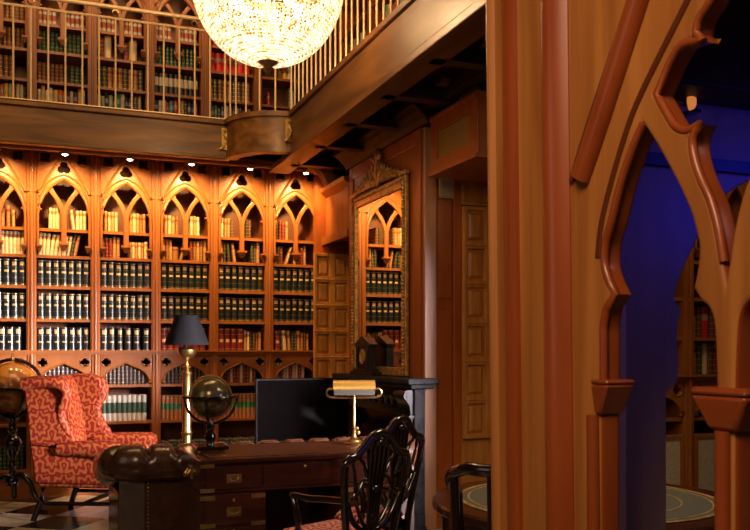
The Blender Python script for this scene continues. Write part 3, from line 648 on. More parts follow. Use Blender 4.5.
MB().tube([(0, 0, .03), (0, 0, 3.0)], .013, 8).build('stem', brass, ch, smooth=50)
for k in range(6):
    a = 2*PI*k/6; MB().ball((.2*math.cos(a), .2*math.sin(a), .36), .04, 12, sz=1.3).build('bulb', bulbm, ch, smooth=60)
ar = MB()
for k in range(6):
    a = 2*PI*k/6; ar.tube([(0, 0, .22), (.2*math.cos(a), .2*math.sin(a), .31)], .008, 6); ar.tube([(R_*math.cos(a), R_*math.sin(a), H_), (.08*math.cos(a), .08*math.sin(a), 1.25)], .008, 6)
ar.lathe([(.09, 1.22), (.1, 1.25), (.04, 1.32), (.02, 1.4)]); ar.build('frame', brass, ch, smooth=50)
# ------------------------------------------------------------------ mirror, mantel, clock
mr = thing('overmantel_mirror', 'tall gilt-framed mirror with carved crest above the black mantel', 'mirror', (XB, 0, 0))
y0, y1, z0, z1 = 6.16, 7.39, 1.15, 2.73
MB().box(-.030, -.026, y0+.07, y1-.07, z0+.06, z1-.08).build('glass', mirror_m, mr)
fr = MB(); fr.box(-.045, -.013, y0, y0+.085, z0, z1); fr.box(-.045, -.013, y1-.085, y1, z0, z1); fr.box(-.045, -.013, y0+.085, y1-.085, z1-.095, z1); fr.box(-.045, -.013, y0+.085, y1-.085, z0, z0+.07)
fr.box(-.06, -.013, y0-.02, y0+.10, z1, z1+.035); fr.box(-.06, -.013, y1-.10, y1+.02, z1, z1+.035)
fr.build('frame', gilt, mr, bevel=.006)
for yy in (y0+.03, y1-.03):
    bd = MB(); bd.tube([(-.048, yy, z0+.03), (-.048, yy, z1-.02)], .006, 6)
    for k in range(52): bd.ball((-.052, yy, z0+.03+k*.030), .0155, 6, sz=.9)
    bd.build('rope_beading', gilt, mr, smooth=60)
bd = MB(); bd.tube([(-.046, y0+.08, z1-.03), (-.046, y1-.08, z1-.03)], .006, 6)
for k in range(36): bd.ball((-.05, y0+.09+k*.0295, z1-.03), .012, 6)
bd.build('rope_beading', gilt, mr, smooth=60)
cr = MB(); ym = (y0+y1)/2; zt = z1
for sx in (-1, 1):
    cr.tube(dense([(-.035, ym+sx*.05, zt+.06), (-.045, ym+sx*.17, zt+.085), (-.045, ym+sx*.30, zt+.045), (-.04, ym+sx*.42, zt+.035), (-.035, ym+sx*.52, zt+.01)], 4), .026, 6, flat=.8)
    for q in range(7): cr.ball((-.045, ym+sx*(.09+.065*q), zt+.075-.009*q+.018*(q % 2)), .034-.002*q, 8, sx=.6)
    cr.tube(dense([(-.04, ym+sx*.02, zt+.02), (-.05, ym+sx*.11, zt+.13), (-.04, ym+sx*.05, zt+.22), (-.045, ym+sx*.09, zt+.27)], 4), .022, 6)
cr.lathe([(.02, 0), (.05, .03), (.035, .07), (.06, .12), (.045, .19), (.06, .24), (.05, .29), (.02, .33)], (-.035, ym, zt), 10, sx=.6)
for sx in (-1, 1):
    for q in range(14):
        t_ = q/13; yy = ym+sx*(.03+.46*t_); hh = .16*(1-t_)**1.3+.02; cr.ball((-.055, yy, zt+.03+hh*(.5+.5*(q % 2))), .022-.006*t_, 6, sx=.7, sz=1.5)
        cr.tube([(-.05, yy, zt+.02), (-.06, yy+sx*.02, zt+.02+hh*.6), (-.05, yy+sx*.045, zt+.02+hh)], [.012, .014, .006], 5)
cr.build('carved_crest', gilt, mr, smooth=60)
fp = thing('fireplace', 'black carved marble fireplace against the chimney breast', 'fireplace', (XB, 0, 0))
MB().box(-.16, .09, 5.83, 7.62, 1.10, 1.145).box(-.13, .06, 5.855, 7.6, 1.065, 1.10).build('mantel_shelf', grey_stone, fp, bevel=.008)
MB().box(-.10, 0, 6.14, 7.32, .86, 1.065).build('frieze', black_marble, fp, bevel=.006)
fz = MB()
for k in range(9):
    yy = 6.2+.13*k; fz.tube(dense([(-.105, yy-.06, .93), (-.115, yy-.02, 1.0), (-.115, yy+.03, .94), (-.105, yy+.06, .99)], 3), .014, 6)
fz.build('carved_frieze_scroll', black_marble, fp, smooth=60)
for ya, yb in ((5.93-.04, 6.14), (7.32, 7.57)):
    MB().box(-.085, 0, ya, yb, .12, 1.065).box(-.12, 0, ya-.01, yb+.01, 0, .12).build('jamb', grey_stone, fp, bevel=.006)
    ym_ = (ya+yb)/2; c = MB()
    pr = dense([(-.085, 1.06), (-.15, 1.05), (-.16, 1.0), (-.12, .94), (-.11, .86), (-.14, .80), (-.16, .75), (-.13, .70), (-.085, .69)], 4)
    c.prism(pr, ya+.02, yb-.02, axes='xz'); c.tube([(-.135, ya+.012, 1.01), (-.135, yb-.012, 1.01)], .034, 10); c.tube([(-.125, ya+.012, .75), (-.125, yb-.012, .75)], .042, 10)
    c.tube([(-.135, ya+.006, 1.01), (-.135, yb-.006, 1.01)], .014, 8); c.tube([(-.125, ya+.006, .75), (-.125, yb-.006, .75)], .018, 8)
    c.box(-.13, -.06, ya+.005, yb-.005, .845, .865)
    c.build('console_scroll', black_marble, fp, smooth=40)
MB().box(-.03, .0, 6.14, 7.32, 0, .86).build('firebox', gloss_black, fp)
MB().box(-.19, .0, 5.85, 7.6, 0, .035).build('hearth_slab', grey_stone, fp, bevel=.005)
ck = thing('mantel_clock', 'black slate mantel clock with gilt dial in front of the mirror', 'clock', (XB-.105, 6.86, 1.146))
kb = MB(); kb.box(-.05, .035, -.27, .27, 0, .03); kb.box(-.04, .03, -.23, .23, .03, .055); kb.box(-.032, .028, -.15, .15, .055, .24); kb.box(-.04, .035, -.18, .18, .24, .262)
kb.prism([(-.19, .262), (.19, .262), (0, .335)], -.045, .038, axes='yz'); kb.build('case', black_marble, ck, bevel=.004)
dl = MB(); dl.M = T(-.033, 0, .155) @ Matrix.Rotation(-PI/2, 4, 'Y'); dl.lathe([(.0, .004), (.05, .004), (.052, .010), (.062, .010), (.064, 0)], seg=24); dl.build('dial', gilt, ck, smooth=40)
for yy in (-.12, .12): MB().tube([(-.038, yy, .06), (-.038, yy, .24)], .014, 10).build('column', black_marble, ck, smooth=50)
vt = MB(); vt.box(0, .125, -.012, 0, 0, .17)
for k in range(8): vt.box(.012, .113, -.018, -.008, .014+.019*k, .024+.019*k)
o = vt.build('wall_grille', ventm); o.location = (XB+.125, 5.912, 2.515); tag(o, 'small beige slatted grille set high beside the chimney breast', 'vent')
# ------------------------------------------------------------------ screen standing behind the desk
sc = thing('display_screen', 'wide glossy black screen standing in front of the fireplace', 'screen', (2.03, 6.85, 0))
MB().box(-.40, .40, -.012, .02, .60, 1.125).build('bezel', mat('matte_black', (.006, .004, .004), .5, spec=.15), sc, bevel=.006)
MB().box(-.385, .385, -.015, -.011, .615, 1.11).build('panel', gloss_black, sc)
MB().tube([(0, .03, .06), (0, .03, .7)], .03, 10).build('stand_pole', darkwood, sc, smooth=50)
MB().box(-.25, .2, -.12, .15, 0, .03).build('stand_base', darkwood, sc, bevel=.01)
# ------------------------------------------------------------------ floor lamp with black shade
fl = thing('floor_lamp', 'tall brass column lamp with black tapered shade behind the desk', 'lamp', (1.024, 6.5, 0))
MB().lathe([(.168, 1.395), (.083, 1.615), (.080, 1.615), (.165, 1.398)], seg=40, closed=True).build('lamp_shade', black_shade, fl, smooth=40)
MB().lathe([(.034, .72), (.042, .74), (.033, .76), (.032, 1.16), (.036, 1.17), (.040, 1.19), (.028, 1.2), (.02, 1.215), (.034, 1.23), (.014, 1.25), (.012, 1.275), (.022, 1.29), (.05, 1.305), (.066, 1.33), (.07, 1.36), (.06, 1.37), (.03, 1.38), (.014, 1.40), (.012, 1.55)], seg=20).build('oil_font', brass, fl, smooth=40)
MB().lathe([(.15, 0), (.15, .03), (.10, .06), (.05, .09), (.036, .13), (.034, .3), (.042, .32), (.034, .34), (.034, .72)], seg=20).build('column', brass, fl, smooth=40)
# ------------------------------------------------------------------ floor globe
g = thing('floor_globe', 'large amber floor globe on a dark carved tripod at far left', 'globe', (-.22, 8.10, 0))
MB().ball((0, 0, 1.03), .222, 32).build('sphere', globe_old, g, smooth=80)
rg = MB(); rg.lathe([(.224, 1.018), (.262, 1.018), (.266, 1.026), (.262, 1.038), (.224, 1.038)], seg=40, closed=True); rg.build('horizon_ring', darkwood, g, smooth=40)
MB().tube([(.245*math.cos(t), 0, 1.03+.245*math.sin(t)) for t in [2*PI*i/40 for i in range(40)]], .016, 6, True, up=(0, 1, 0)).build('meridian_ring', darkwood, g, smooth=60)
MB().lathe([(.0, 1.33), (.008, 1.325), (.010, 1.31), (.006, 1.30), (.02, 1.285), (.024, 1.27), (.01, 1.26)], seg=12).build('finial', brass, g, smooth=50)
MB().lathe([(.05, .18), (.062, .22), (.05, .26), (.03, .28), (.028, .33), (.04, .35), (.028, .37), (.03, .42), (.05, .46), (.072, .52), (.075, .57), (.05, .60), (.03, .63), (.045, .66), (.03, .69), (.034, .73), (.06, .77), (.03, .79)], seg=18).build('pedestal', darkwood, g, smooth=50)
for k in range(3):
    a = 2*PI*k/3-.55; c, s_ = math.cos(a), math.sin(a)
    MB().tube([(c*r, s_*r, z) for r, z in dense([(.03, .26), (.11, .27), (.17, .20), (.22, .09), (.27, .045), (.31, .05), (.32, .03)], 3)], [.03]*6+[.026]*6+[.024]*6+[.02], 8).build('leg', darkwood, g, smooth=60)
for k in range(4):
    a = PI/2*k+.4; c, s_ = math.cos(a), math.sin(a)
    MB().tube([(c*r, s_*r, z) for r, z in dense([(.03, .78), (.10, .80), (.20, .90), (.245, 1.02)], 4)], .015, 6).build('cradle_arm', darkwood, g, smooth=60)
# ------------------------------------------------------------------ wing armchair (faces local +x)
wc = thing('wing_armchair', 'high-backed wing armchair in red and gold damask beside the floor globe', 'armchair', (.464, 7.45, 0), math.radians(-27))
def soft(poly, y0, y1, bev, name, m=dam_chair, sub=0):
    b = MB(); b.prism(poly, y0, y1, axes='xz'); return b.build(name, m, wc, bevel=bev, seg=4, smooth=40, sub=sub)
soft([(-.36, .27), (.31, .27), (.32, .40), (-.37, .40)], -.35, .35, .02, 'seat_base')
soft([(-.25, .40), (.34, .40), (.35, .45), (.33, .50), (-.25, .49)], -.285, .285, .035, 'seat_cushion')
soft([(-.38, .40), (-.22, .45), (-.25, .75), (-.32, 1.06), (-.36, 1.145), (-.43, 1.15), (-.47, 1.10), (-.44, .8)], -.29, .29, .04, 'back')
for sy in (-1, 1):
    ya, yb = (sy*.30, sy*.365) if sy > 0 else (sy*.365, sy*.30)
    soft([(-.38, .30), (.29, .30), (.30, .57), (-.10, .58), (-.42, .60)], ya, yb, .02, 'arm_panel')
    b = MB(); b.tube([(-.18, sy*.345, .575), (-.0, sy*.355, .580), (.2, sy*.365, .576), (.30, sy*.37, .572), (.335, sy*.372, .57)], [.058, .066, .072, .074, .062], 16); b.build('arm_roll', dam_chair, wc, smooth=50, bevel=.0)
    wing = dense([(-.42, .60), (-.06, .60), (-.10, .68), (-.165, .78), (-.175, .88), (-.14, .97), (-.12, 1.05), (-.15, 1.12), (-.23, 1.145), (-.46, 1.14), (-.45, .9)], 2)
    soft(wing, ya, yb, .02, 'wing')
    ed = dense([(-.47, 1.085), (-.38, 1.10), (-.27, 1.105), (-.18, 1.09), (-.125, 1.04), (-.13, .97), (-.165, .90), (-.17, .82), (-.135, .74), (-.08, .66), (-.05, .61)], 4)
    n_ = len(ed)-1
    b = MB(); b.tube([(x, sy*(.335+.028*max(0, (z-.85)/.25)), z) for x, z in ed], [.05-.020*min(1, max(0, (i/n_-.35)/.5)) for i in range(n_+1)], 14, up=(0, 1, 0)); b.build('wing_roll', dam_chair, wc, smooth=60)
for sy in (-1, 1):
    MB().tube([(-.33, sy*.31, .29), (-.35, sy*.315, .16), (-.41, sy*.325, .0)], [.03, .026, .022], 8).build('leg', darkwood, wc, smooth=50)
    MB().tube([(.27, sy*.30, .29), (.27, sy*.30, .0)], [.03, .024], 8).build('leg', darkwood, wc, smooth=50)
    MB().tube([(-.36, sy*.315, .14), (.27, sy*.30, .14)], .017, 8).build('side_stretcher', darkwood, wc, smooth=50)
MB().tube([(0, -.31, .14), (0, .31, .14)], .02, 8).build('cross_stretcher', darkwood, wc, smooth=50)
MB().tube([(.27, -.30, .2), (.27, .30, .2)], .016, 8).build('front_stretcher', darkwood, wc, smooth=50)
# ------------------------------------------------------------------ chesterfield sofa behind the desk
SY = 5.44
sfa = thing('chesterfield_sofa', 'brown button-tufted leather chesterfield sofa backed against the desk', 'sofa', (1.43, SY, 0)); sfa.scale = (1.03, 1, 1)
def roll():
    path = [(-.945, .80), (-.955, .70), (-.955, .55), (-.955, .35), (-.955, .17)]
    for i in range(1, 9):
        a = PI+PI/2*i/8; path.append((-.82+.135*math.cos(a), .135+.135*math.sin(a)))
    n = 90
    for i in range(1, n): path.append((-.82+1.64*i/n, 0))
    for i in range(0, 9):
        a = -PI/2+PI/2*i/8; path.append((.82+.135*math.cos(a), .135+.135*math.sin(a)))
    path += [(.955, .35), (.955, .55), (.955, .70), (.945, .80)]
    rings = []; L = 0; N = 28
    for i, p in enumerate(path):
        a, b_ = path[max(i-1, 0)], path[min(i+1, len(path)-1)]; tx, ty = b_[0]-a[0], b_[1]-a[1]; l = math.hypot(tx, ty); tx, ty = tx/l, ty/l
        if i: L += math.hypot(p[0]-path[i-1][0], p[1]-path[i-1][1])
        nx, ny = ty, -tx      # outward
        u = (L % .165)/.165-.5; cre = math.exp(-(u/.10)**2)
        ring = []
        for k in range(N):
            th = 2*PI*k/N; r = .112
            top = math.exp(-((th-1.2)/.8)**2)
            r *= 1-.36*cre*top+.10*(1-cre)*top
            but = math.exp(-((th-1.25)/.16)**2)*cre; r *= 1-.16*but
            r *= 1+.008*math.sin(9*L*7+3*th)
            ring.append((p[0]+nx*r*math.cos(th)*.98, p[1]+ny*r*math.cos(th)*.98, .655-.10*min(1, max(0, p[1]-.06)/.5)+r*math.sin(th)))
        rings.append(ring)
    return MB().rings(rings).build('rolled_back', leather, sfa, smooth=70)
roll()
bt = MB()
for i in range(10):
    x = -.74+.165*i; bt.ball((x, -.05, .728), .010, 8)
bt.build('button_row', leather, sfa, smooth=60)
MB().box(-.91, .91, -.01, .10, .06, .57).build('back_panel', leather, sfa, bevel=.015)
for sx in (-1, 1):
    MB().box(min(sx*.86, sx*.955), max(sx*.86, sx*.955), .02, .82, .06, .47).build('arm_panel', leather, sfa, bevel=.02)
    MB().box(min(sx*.80, sx*.95), max(sx*.80, sx*.95), -.02, .03, .06, .56).build('corner_strip', leatherg, sfa, bevel=.012)
    nb = MB()
    for k in range(20): nb.ball((sx*.785, -.014, .08+.024*k), .007, 6)
    nb.build('nailheads', brass, sfa, smooth=60)
MB().box(-.86, .86, .1, .84, .06, .30).build('seat_base', leather, sfa, bevel=.02)
for k in range(3): MB().box(-.85+.568*k, -.29+.568*k, .14, .86, .30, .44).build('seat_cushion', leather, sfa, bevel=.04, seg=4)
for sx in (-.85, .85):
    for yy in (.06, .76): MB().lathe([(.03, .06), (.036, .04), (.026, 0)], (sx, yy, 0), 12).build('foot', darkwood, sfa, smooth=50)
# ------------------------------------------------------------------ desk
X0, X1, DY0, DY1 = .785, 1.92, 4.52, 5.19
dk = thing('pedestal_desk', 'dark mahogany campaign desk with brass corners in front of the sofa', 'desk', (0, 0, 0))
MB().box(X0-.012, X1+.012, DY0-.012, DY1+.005, .755, .78).build('desk_top', deskw, dk, bevel=.006)
MB().box(X0+.06, X1-.06, DY0+.06, DY1-.06, .7795, .7825).build('leather_inset', deskleather, dk)
MB().box(X0, X1, DY0+.012, DY1, .60, .755).build('frieze', deskw, dk, bevel=.003)
def drawer(x0, x1, z0, z1, handle=True, key=True):
    d = MB().box(x0+.006, x1-.006, DY0-.002, DY0+.02, z0+.006, z1-.006).build('drawer', deskw, dk, bevel=.003)
    xm, zm = (x0+x1)/2, (z0+z1)/2
    if handle:
        MB().box(xm-.04, xm+.04, DY0-.005, DY0, zm-.03, zm+.018).build('handle_plate', brass, d, bevel=.002)
        MB().tube(dense([(xm-.022, DY0-.007, zm+.002), (xm-.018, DY0-.012, zm-.014), (xm+.018, DY0-.012, zm-.014), (xm+.022, DY0-.007, zm+.002)], 4), .0035, 6).build('handle', brass, d, smooth=60)
    if key: MB().ball((xm, DY0-.003, z1-.026), .008, 8, sy=.4, sz=1.3).build('keyhole', brass, d, smooth=60)
drawer(X0+.02, X0+.33, .615, .745, key=False); drawer(X0+.33, X1-.33, .615, .745, False); drawer(X1-.33, X1-.02, .615, .745, key=False)
for xa in (X0, X1-.35):
    MB().box(xa, xa+.35, DY0+.012, DY1, .05, .595).box(xa-.006, xa+.356, DY0, DY1, 0, .05).build('pedestal', deskw, dk, bevel=.004)
    for z0_, z1_ in ((.425, .585), (.25, .42), (.06, .245)): drawer(xa+.015, xa+.335, z0_, z1_)
    for x_ in (xa+.02, xa+.29):
        for z_ in (.575, .43, .255, .08): MB().box(x_-.022, x_+.055, DY0-.005, DY0+.014, z_-.011, z_+.011).build('brass_strap', brass, dk, bevel=.001)
    for z_ in (.745, .615): MB().box((X0 if xa == X0 else X1-.07)-.002, (X0+.07 if xa == X0 else X1)+.002, DY0-.004, DY0+.014, z_-.010, z_+.010).build('brass_strap', brass, dk, bevel=.001)
sh = MB(); sh.box(X0-.006, X0, 4.80, 4.90, .64, .71); sh.tube(dense([(X0-.008, 4.815, .69), (X0-.03, 4.82, .66), (X0-.03, 4.88, .66), (X0-.008, 4.885, .69)], 4), .006, 6); sh.build('side_handle', brass, dk, smooth=40)
# table globe on the desk
g2 = thing('table_globe', 'small olive globe on dark turned stand on the desk', 'globe', (.905, 4.90, .783))
MB().ball((0, 0, .305), .114, 32).build('sphere', globe_olive, g2, smooth=80)
MB().lathe([(.116, .300), (.160, .300), (.163, .306), (.160, .313), (.116, .313)], seg=36, closed=True).build('horizon_ring', darkwood, g2, smooth=40)
mm = MB(); mm.M = Matrix.Rotation(math.radians(-25), 4, 'Z'); mm.tube([(.121*math.cos(t), 0, .305+.121*math.sin(t)) for t in [2*PI*i/40 for i in range(40)]], .007, 6, True, up=(0, 1, 0)); mm.build('meridian_ring', brass, g2, smooth=60)
cr_ = MB()
for a in (0, PI/2): cr_.M = Matrix.Rotation(a-.35, 4, 'Z'); cr_.tube([(.148*math.cos(t), 0, .303+.148*math.sin(t)) for t in [PI+PI*i/16 for i in range(17)]], .008, 6, up=(0, 1, 0))
cr_.build('cradle', darkwood, g2, smooth=60)
MB().lathe([(.028, .03), (.02, .045), (.026, .06), (.036, .08), (.026, .10), (.018, .11), (.026, .125), (.02, .16)], seg=16).build('stem', darkwood, g2, smooth=50)
bs = MB(); bs.box(-.09, .09, -.09, .09, .012, .032); bs.build('base', darkwood, g2, bevel=.006)
for sx in (-.075, .075):
    for sy in (-.075, .075): MB().lathe([(.012, 0), (.014, .012)], (sx, sy, 0), 8).build('foot', brass, g2, smooth=50)
# banker's lamp
bl = thing('desk_lamp', 'brass reading lamp with trough shade on the desk', 'lamp', (1.62, 4.93, .783))
bl.location.x = 1.785; bl.rotation_euler.z = -.3; bl.scale = (.88, .88, 1)
MB().lathe([(.075, 0), (.078, .008), (.05, .016), (.045, .026), (.03, .03), (.018, .045), (.012, .06), (.012, .09), (.018, .10), (.010, .11), (.008, .30)], seg=20).build('base_and_stem', brass, bl, smooth=40)
sd = MB(); NN = 12; rings = []
for x in (-.145, .145):
    rings.append([(x, -.062*math.cos(PI*k/NN), .335+.055*math.sin(PI*k/NN)) for k in range(NN+1)]+[(x, .056*math.cos(PI*k/NN), .333+.050*math.sin(PI*k/NN)) for k in range(NN+1)])
sd.rings(rings); sd.build('lamp_shade', mat('polished_brass', (.80, .44, .09), .25, .75), bl, smooth=40)
MB().box(-.14, .14, -.058, -.05, .300, .335).build('shade_lip', mat('lamp_glass', (.085, .08, .065), .25), bl)
yk = MB(); yk.tube(dense([(-.145, 0, .335), (-.175, 0, .335), (-.19, 0, .315), (-.175, 0, .29), (-.12, 0, .283), (0, 0, .283), (.12, 0, .283), (.175, 0, .29), (.19, 0, .315), (.175, 0, .335), (.145, 0, .335)], 4), .007, 8); yk.build('yoke', brass, bl, smooth=60)
kn = MB(); kn.ball((.03, -.01, .07), .014, 8); kn.tube([(0, 0, .07), (.03, -.01, .07)], .005, 6); kn.ball((.022, 0, .095), .011, 8); kn.build('switch_knob', brass, bl, smooth=60)
# ------------------------------------------------------------------ shield-back chairs (face local +y)
def shield_chair(lab, loc, rz, arms=True, w=.50, d=.46, sk=None):
    t = thing('shield_back_chair', lab, 'chair', loc, rz, 'shield-back chairs at the desk'); k = w/.50; sk = sk or k
    MB().frust(-.21*k, .21*k, -d/2, d/2, .385, -.21*k, .21*k, -d/2, -d/2+.01, .386).frust(-.19*k, .19*k, -d/2, d/2-.1, .39, -.2*sk, .2*sk, -d/2, d/2-.1, .41).frust(-.20*sk, .20*sk, -d/2+.02, d/2, .40, -.25*sk, .25*sk, -d/2, d/2, .455).build('seat_rail', darkwood, t, bevel=.008)
    MB().frust(-.23*sk, .23*sk, -d/2+.02, d/2-.005, .455, -.205*sk, .205*sk, -d/2+.05, d/2-.05, .515).build('seat', dam_seat, t, bevel=.03, seg=4, smooth=50)
    def rk(z): return -d/2-.005-.13*max(0, z-.45)
    hoop = dense([(-.185*k, .40), (-.195*k, .50), (-.225*k, .64), (-.255*k, .78), (-.262*k, .865), (-.235*k, .895), (-.18*k, .905), (-.12*k, .945), (-.06*k, .99), (0, 1.005)], 4)
    hoop = hoop+[(-x, z) for x, z in hoop[:-1][::-1]]
    MB().tube([(x, rk(z), z) for x, z in hoop], [.02 if z > .85 else .018 for x, z in hoop], 8).build('back_frame', darkwood, t, smooth=60)
    lo = dense([(-.225*k, .70), (-.16*k, .60), (-.07*k, .545), (0, .535)], 4); lo = lo+[(-x, z) for x, z in lo[:-1][::-1]]
    MB().tube([(x, rk(z), z) for x, z in lo], .014, 8).build('shield_base', darkwood, t, smooth=60)
    sp = MB()
    vs_ = dense([(.016, .54), (.03, .62), (.034, .72), (.05, .82), (.072, .93)], 3); tp = [(x, z) for x, z in vs_]+[(0, .985)]+[(-x, z) for x, z in vs_[::-1]]
    A_ = [sp.v((x, rk(z)+.006, z)) for x, z in tp]; B_ = [sp.v((x, rk(z)-.002, z)) for x, z in tp]; sp.f(A_); sp.f(B_[::-1])
    for i in range(len(tp)): sp.f((A_[i], A_[(i+1) % len(tp)], B_[(i+1) % len(tp)], B_[i]))
    for q in (-2, -1, 0, 1, 2):
        sp.tube([(x, rk(z)-.004, z) for x, z in dense([(q*.012, .54), (q*.016, .62), (q*.02, .72), (q*.026, .84), (q*.03, .955-.012*abs(q))], 3)], .0075, 6)
    for sx in (-1, 1):
        sp.tube([(sx*x, rk(z), z) for x, z in dense([(.02, .54), (.07, .60), (.115, .70), (.085, .78), (.06, .80), (.085, .86), (.13, .90), (.16, .91)], 4)], .010, 6)
        sp.tube([(sx*x, rk(z), z) for x, z in dense([(.20*k, .70), (.165*k, .73), (.13, .78), (.145, .84), (.2*k, .88)], 4)], .008, 6)
    sp.ball((0, rk(.74)-.01, .74), .03, 10, sz=.6, sy=.5); sp.ball((0, rk(.60)-.006, .60), .024, 10, sy=.5); sp.ball((0, rk(.955)-.01, .955), .028, 8, sz=.6, sy=.5)
    sp.build('splat', darkwood, t, smooth=60)
    for sx in (-1, 1):
        MB().tube([(sx*.18*k, -d/2, .42), (sx*.185*k, -d/2-.02, .2), (sx*.19*k, -d/2-.07, 0)], [.02, .018, .014], 8).build('leg', darkwood, t, smooth=60)
        MB().tube([(sx*.22*k, d/2-.03, .42), (sx*.22*k, d/2-.03, 0)], [.024, .014], 8).build('leg', darkwood, t, smooth=60)
        if arms:
            am = dense([(sx*.245*k, rk(.70), .705), (sx*.265*k, -.14, .70), (sx*.285*k, -.06, .696), (sx*.29*k, .01, .70), (sx*.28*k, .05, .695)], 4)
            MB().tube(am, .016, 8).build('arm', darkwood, t, smooth=60)
            MB().tube(dense([(sx*.282*k, .045, .695), (sx*.285*k, .02, .64), (sx*.275*k, .01, .56), (sx*.255*k, .04, .48), (sx*.24*k, .06, .42)], 4), .016, 8).build('arm_support', darkwood, t, smooth=60)
    return t
def cam_xy(px, zc): xc = (px-375)/F*zc; return xc*CS+zc*SN, -xc*SN+zc*CS
x_, y_ = cam_xy(371, 3.95); a_ = math.radians(115)
shield_chair('dark shield-back armchair with crimson damask seat in front of the desk', (x_+.25*math.cos(a_), y_+.25*math.sin(a_), 0), a_-PI/2, True, .39, .46, .88).scale = (1, 1, .975)
x_, y_ = cam_xy(391, 4.5); a_ = math.radians(117)
shield_chair('dark shield-back chair half hidden behind the armchair, near the sofa end', (x_+.15*math.cos(a_), y_+.15*math.sin(a_), 0), a_-PI/2, False, .36, .29)
# ------------------------------------------------------------------ round table and tub chair by the screen
cx, cy = 2.31, 3.28
dt = thing('drum_table', 'large round drum table with gilt-bordered leather top beside the screen pillar', 'table', (cx, cy, 0))
MB().lathe([(.50, .54), (.66, .545), (.66, .62), (.68, .63), (.70, .645), (.70, .67), (.69, .68), (.6, .68)], seg=64).build('table_top', deskw, dt, smooth=40)
MB().lathe([(0, .6805), (.585, .6805), (.585, .683), (0, .683)], seg=64).build('leather_inset', greenleather, dt)
for r0, r1 in ((.565, .585), (.53, .54), (.40, .408)):
    MB().lathe([(r0, .683), (r0, .6845), (r1, .6845), (r1, .683)], seg=64, closed=True).build('gilt_border', gilt, dt)
MB().lathe([(.10, .54), (.07, .5), (.06, .4), (.10, .3), (.12, .22), (.06, .16), (.05, .1)], seg=20).build('pedestal', deskw, dt, smooth=50)
for k in range(3):
    a = 2*PI*k/3+.3; MB().tube([(math.cos(a)*r, math.sin(a)*r, z) for r, z in ((.04, .15), (.2, .14), (.34, .06), (.42, .02))], [.04, .035, .028, .02], 8).build('leg', deskw, dt, smooth=60)
pxc, pzc = .324, 3.40
C_ = (pxc+.225, pzc-.165); X_ = C_[0]*CS+C_[1]*SN; Y_ = -C_[0]*SN+C_[1]*CS
ga = math.atan2(cy-Y_, cx-X_)
tc_ = thing('tub_chair', 'dark wooden tub chair with curved top rail tucked under the drum table', 'chair', (X_, Y_, 0), ga)
U = []
for i in range(0, 17):
    a = PI/2+PI*i/16; U.append((.27*math.cos(a), .265*math.sin(a)))
def uz(x): return .80+.13*min(1, max(0, -x)/.25)
MB().tube([(x, y, uz(x)) for x, y in U], .022, 10, flat=1.1).build('top_rail', darkwood, tc_, smooth=60)
for x, y in ((.0, .262), (.0, -.262), (-.19, .185), (-.19, -.185), (-.268, 0)):
    MB().tube([(x, y, uz(x)), (x*.96, y*.96, .6), (x*.9, y*.9, .44)], .018, 8).build('post', darkwood, tc_, smooth=60)
MB().lathe([(.27, .38), (.28, .40), (.28, .44), (.25, .46), (0, .475)], seg=28).build('seat', leather, tc_, smooth=50)
for x, y in ((.18, .18), (.18, -.18), (-.18, .18), (-.18, -.18)): MB().tube([(x, y, .40), (x*1.08, y*1.08, 0)], [.02, .014], 8).build('leg', darkwood, tc_, smooth=60)
# ------------------------------------------------------------------ near gothic screen on the right
XS = 1.20
gsn = thing('gothic_screen', 'carved gothic wooden screen with pointed arch and fluted pillar filling the right foreground', 'archway', (XS, 0, 0))
def sp_(px, py): y, z = unpx(px, py, XS); return (-y, z)
def line_at(pxt, pxb, z):            # leaning vertical through (pxt,0) and (pxb,530)
    a, b_ = sp_(pxt, 0), sp_(pxb, 530); k = (z-a[1])/(b_[1]-a[1]); return a[0]+(b_[0]-a[0])*k
def vstrip(p0, p1, d0, kind, z0=0.0, z1=3.0, depth=.09, n=9):
    b = MB(); rings = []
    for z in (z0, z1):
        a0, a1 = line_at(p0, p0+6, z), line_at(p1, p1+6, z); q = []
        for i in range(n+1):
            t = i/n; bul = d0+(kind*math.sin(PI*t) if kind else 0)
            q.append((-bul, -(a0+(a1-a0)*t), z))
        q += [(depth, -a1, z), (depth, -a0, z)]
        rings.append(q)
    b.rings(rings); return b
vstrip(492, 500, .018, .012).build('edge_roll', screenw, gsn, smooth=40)
vstrip(500, 505, -.012, 0).build('groove', screen_shade, gsn, smooth=40)
vstrip(505, 517, .012, .006).build('inner_fillet', screenr, gsn, smooth=40)
vstrip(517, 542.5, 0, 0).build('pilaster', screenw, gsn, smooth=40)
vstrip(543, 568.5, .004, .032).build('pillar_roll', screenr, gsn, smooth=40)
AX = sp_(725, 300)[0]
def mir(p): return (2*AX-p[0], p[1])
def P(l): return [sp_(*q) for q in l]
lj = [(602, 380), (602, 340), (602, 326), (605, 308)]; lj2 = [(614, 294)]; lj3 = [(608, 282), (603, 265), (604, 243), (610, 222), (619, 184), (632, 146), (642, 123)]
left_edge = dense(P(lj), 3)+P(lj2)+dense(P(lj3), 3)
r1 = [(652.5, 139), (665, 162), (678, 187), (689, 212), (694, 230), (697.5, 247), (696, 268), (692, 288)]; r2 = [(700, 302), (708.5, 310), (713, 330), (715, 383)]
right_edge = dense(P(r1), 3)+dense(P(r2), 3)
zb = .10
hole1 = [(sp_(601, 530)[0]+.004, zb), (sp_(601, 420)[0], sp_(601, 420)[1])]+left_edge+right_edge[1:]+[(sp_(715.5, 530)[0], zb)]
u1 = P([(725, 280)]); u2 = dense(P([(722, 262), (717, 230), (709, 200), (699, 178), (692, 155), (691, 138), (698, 124)]), 3)
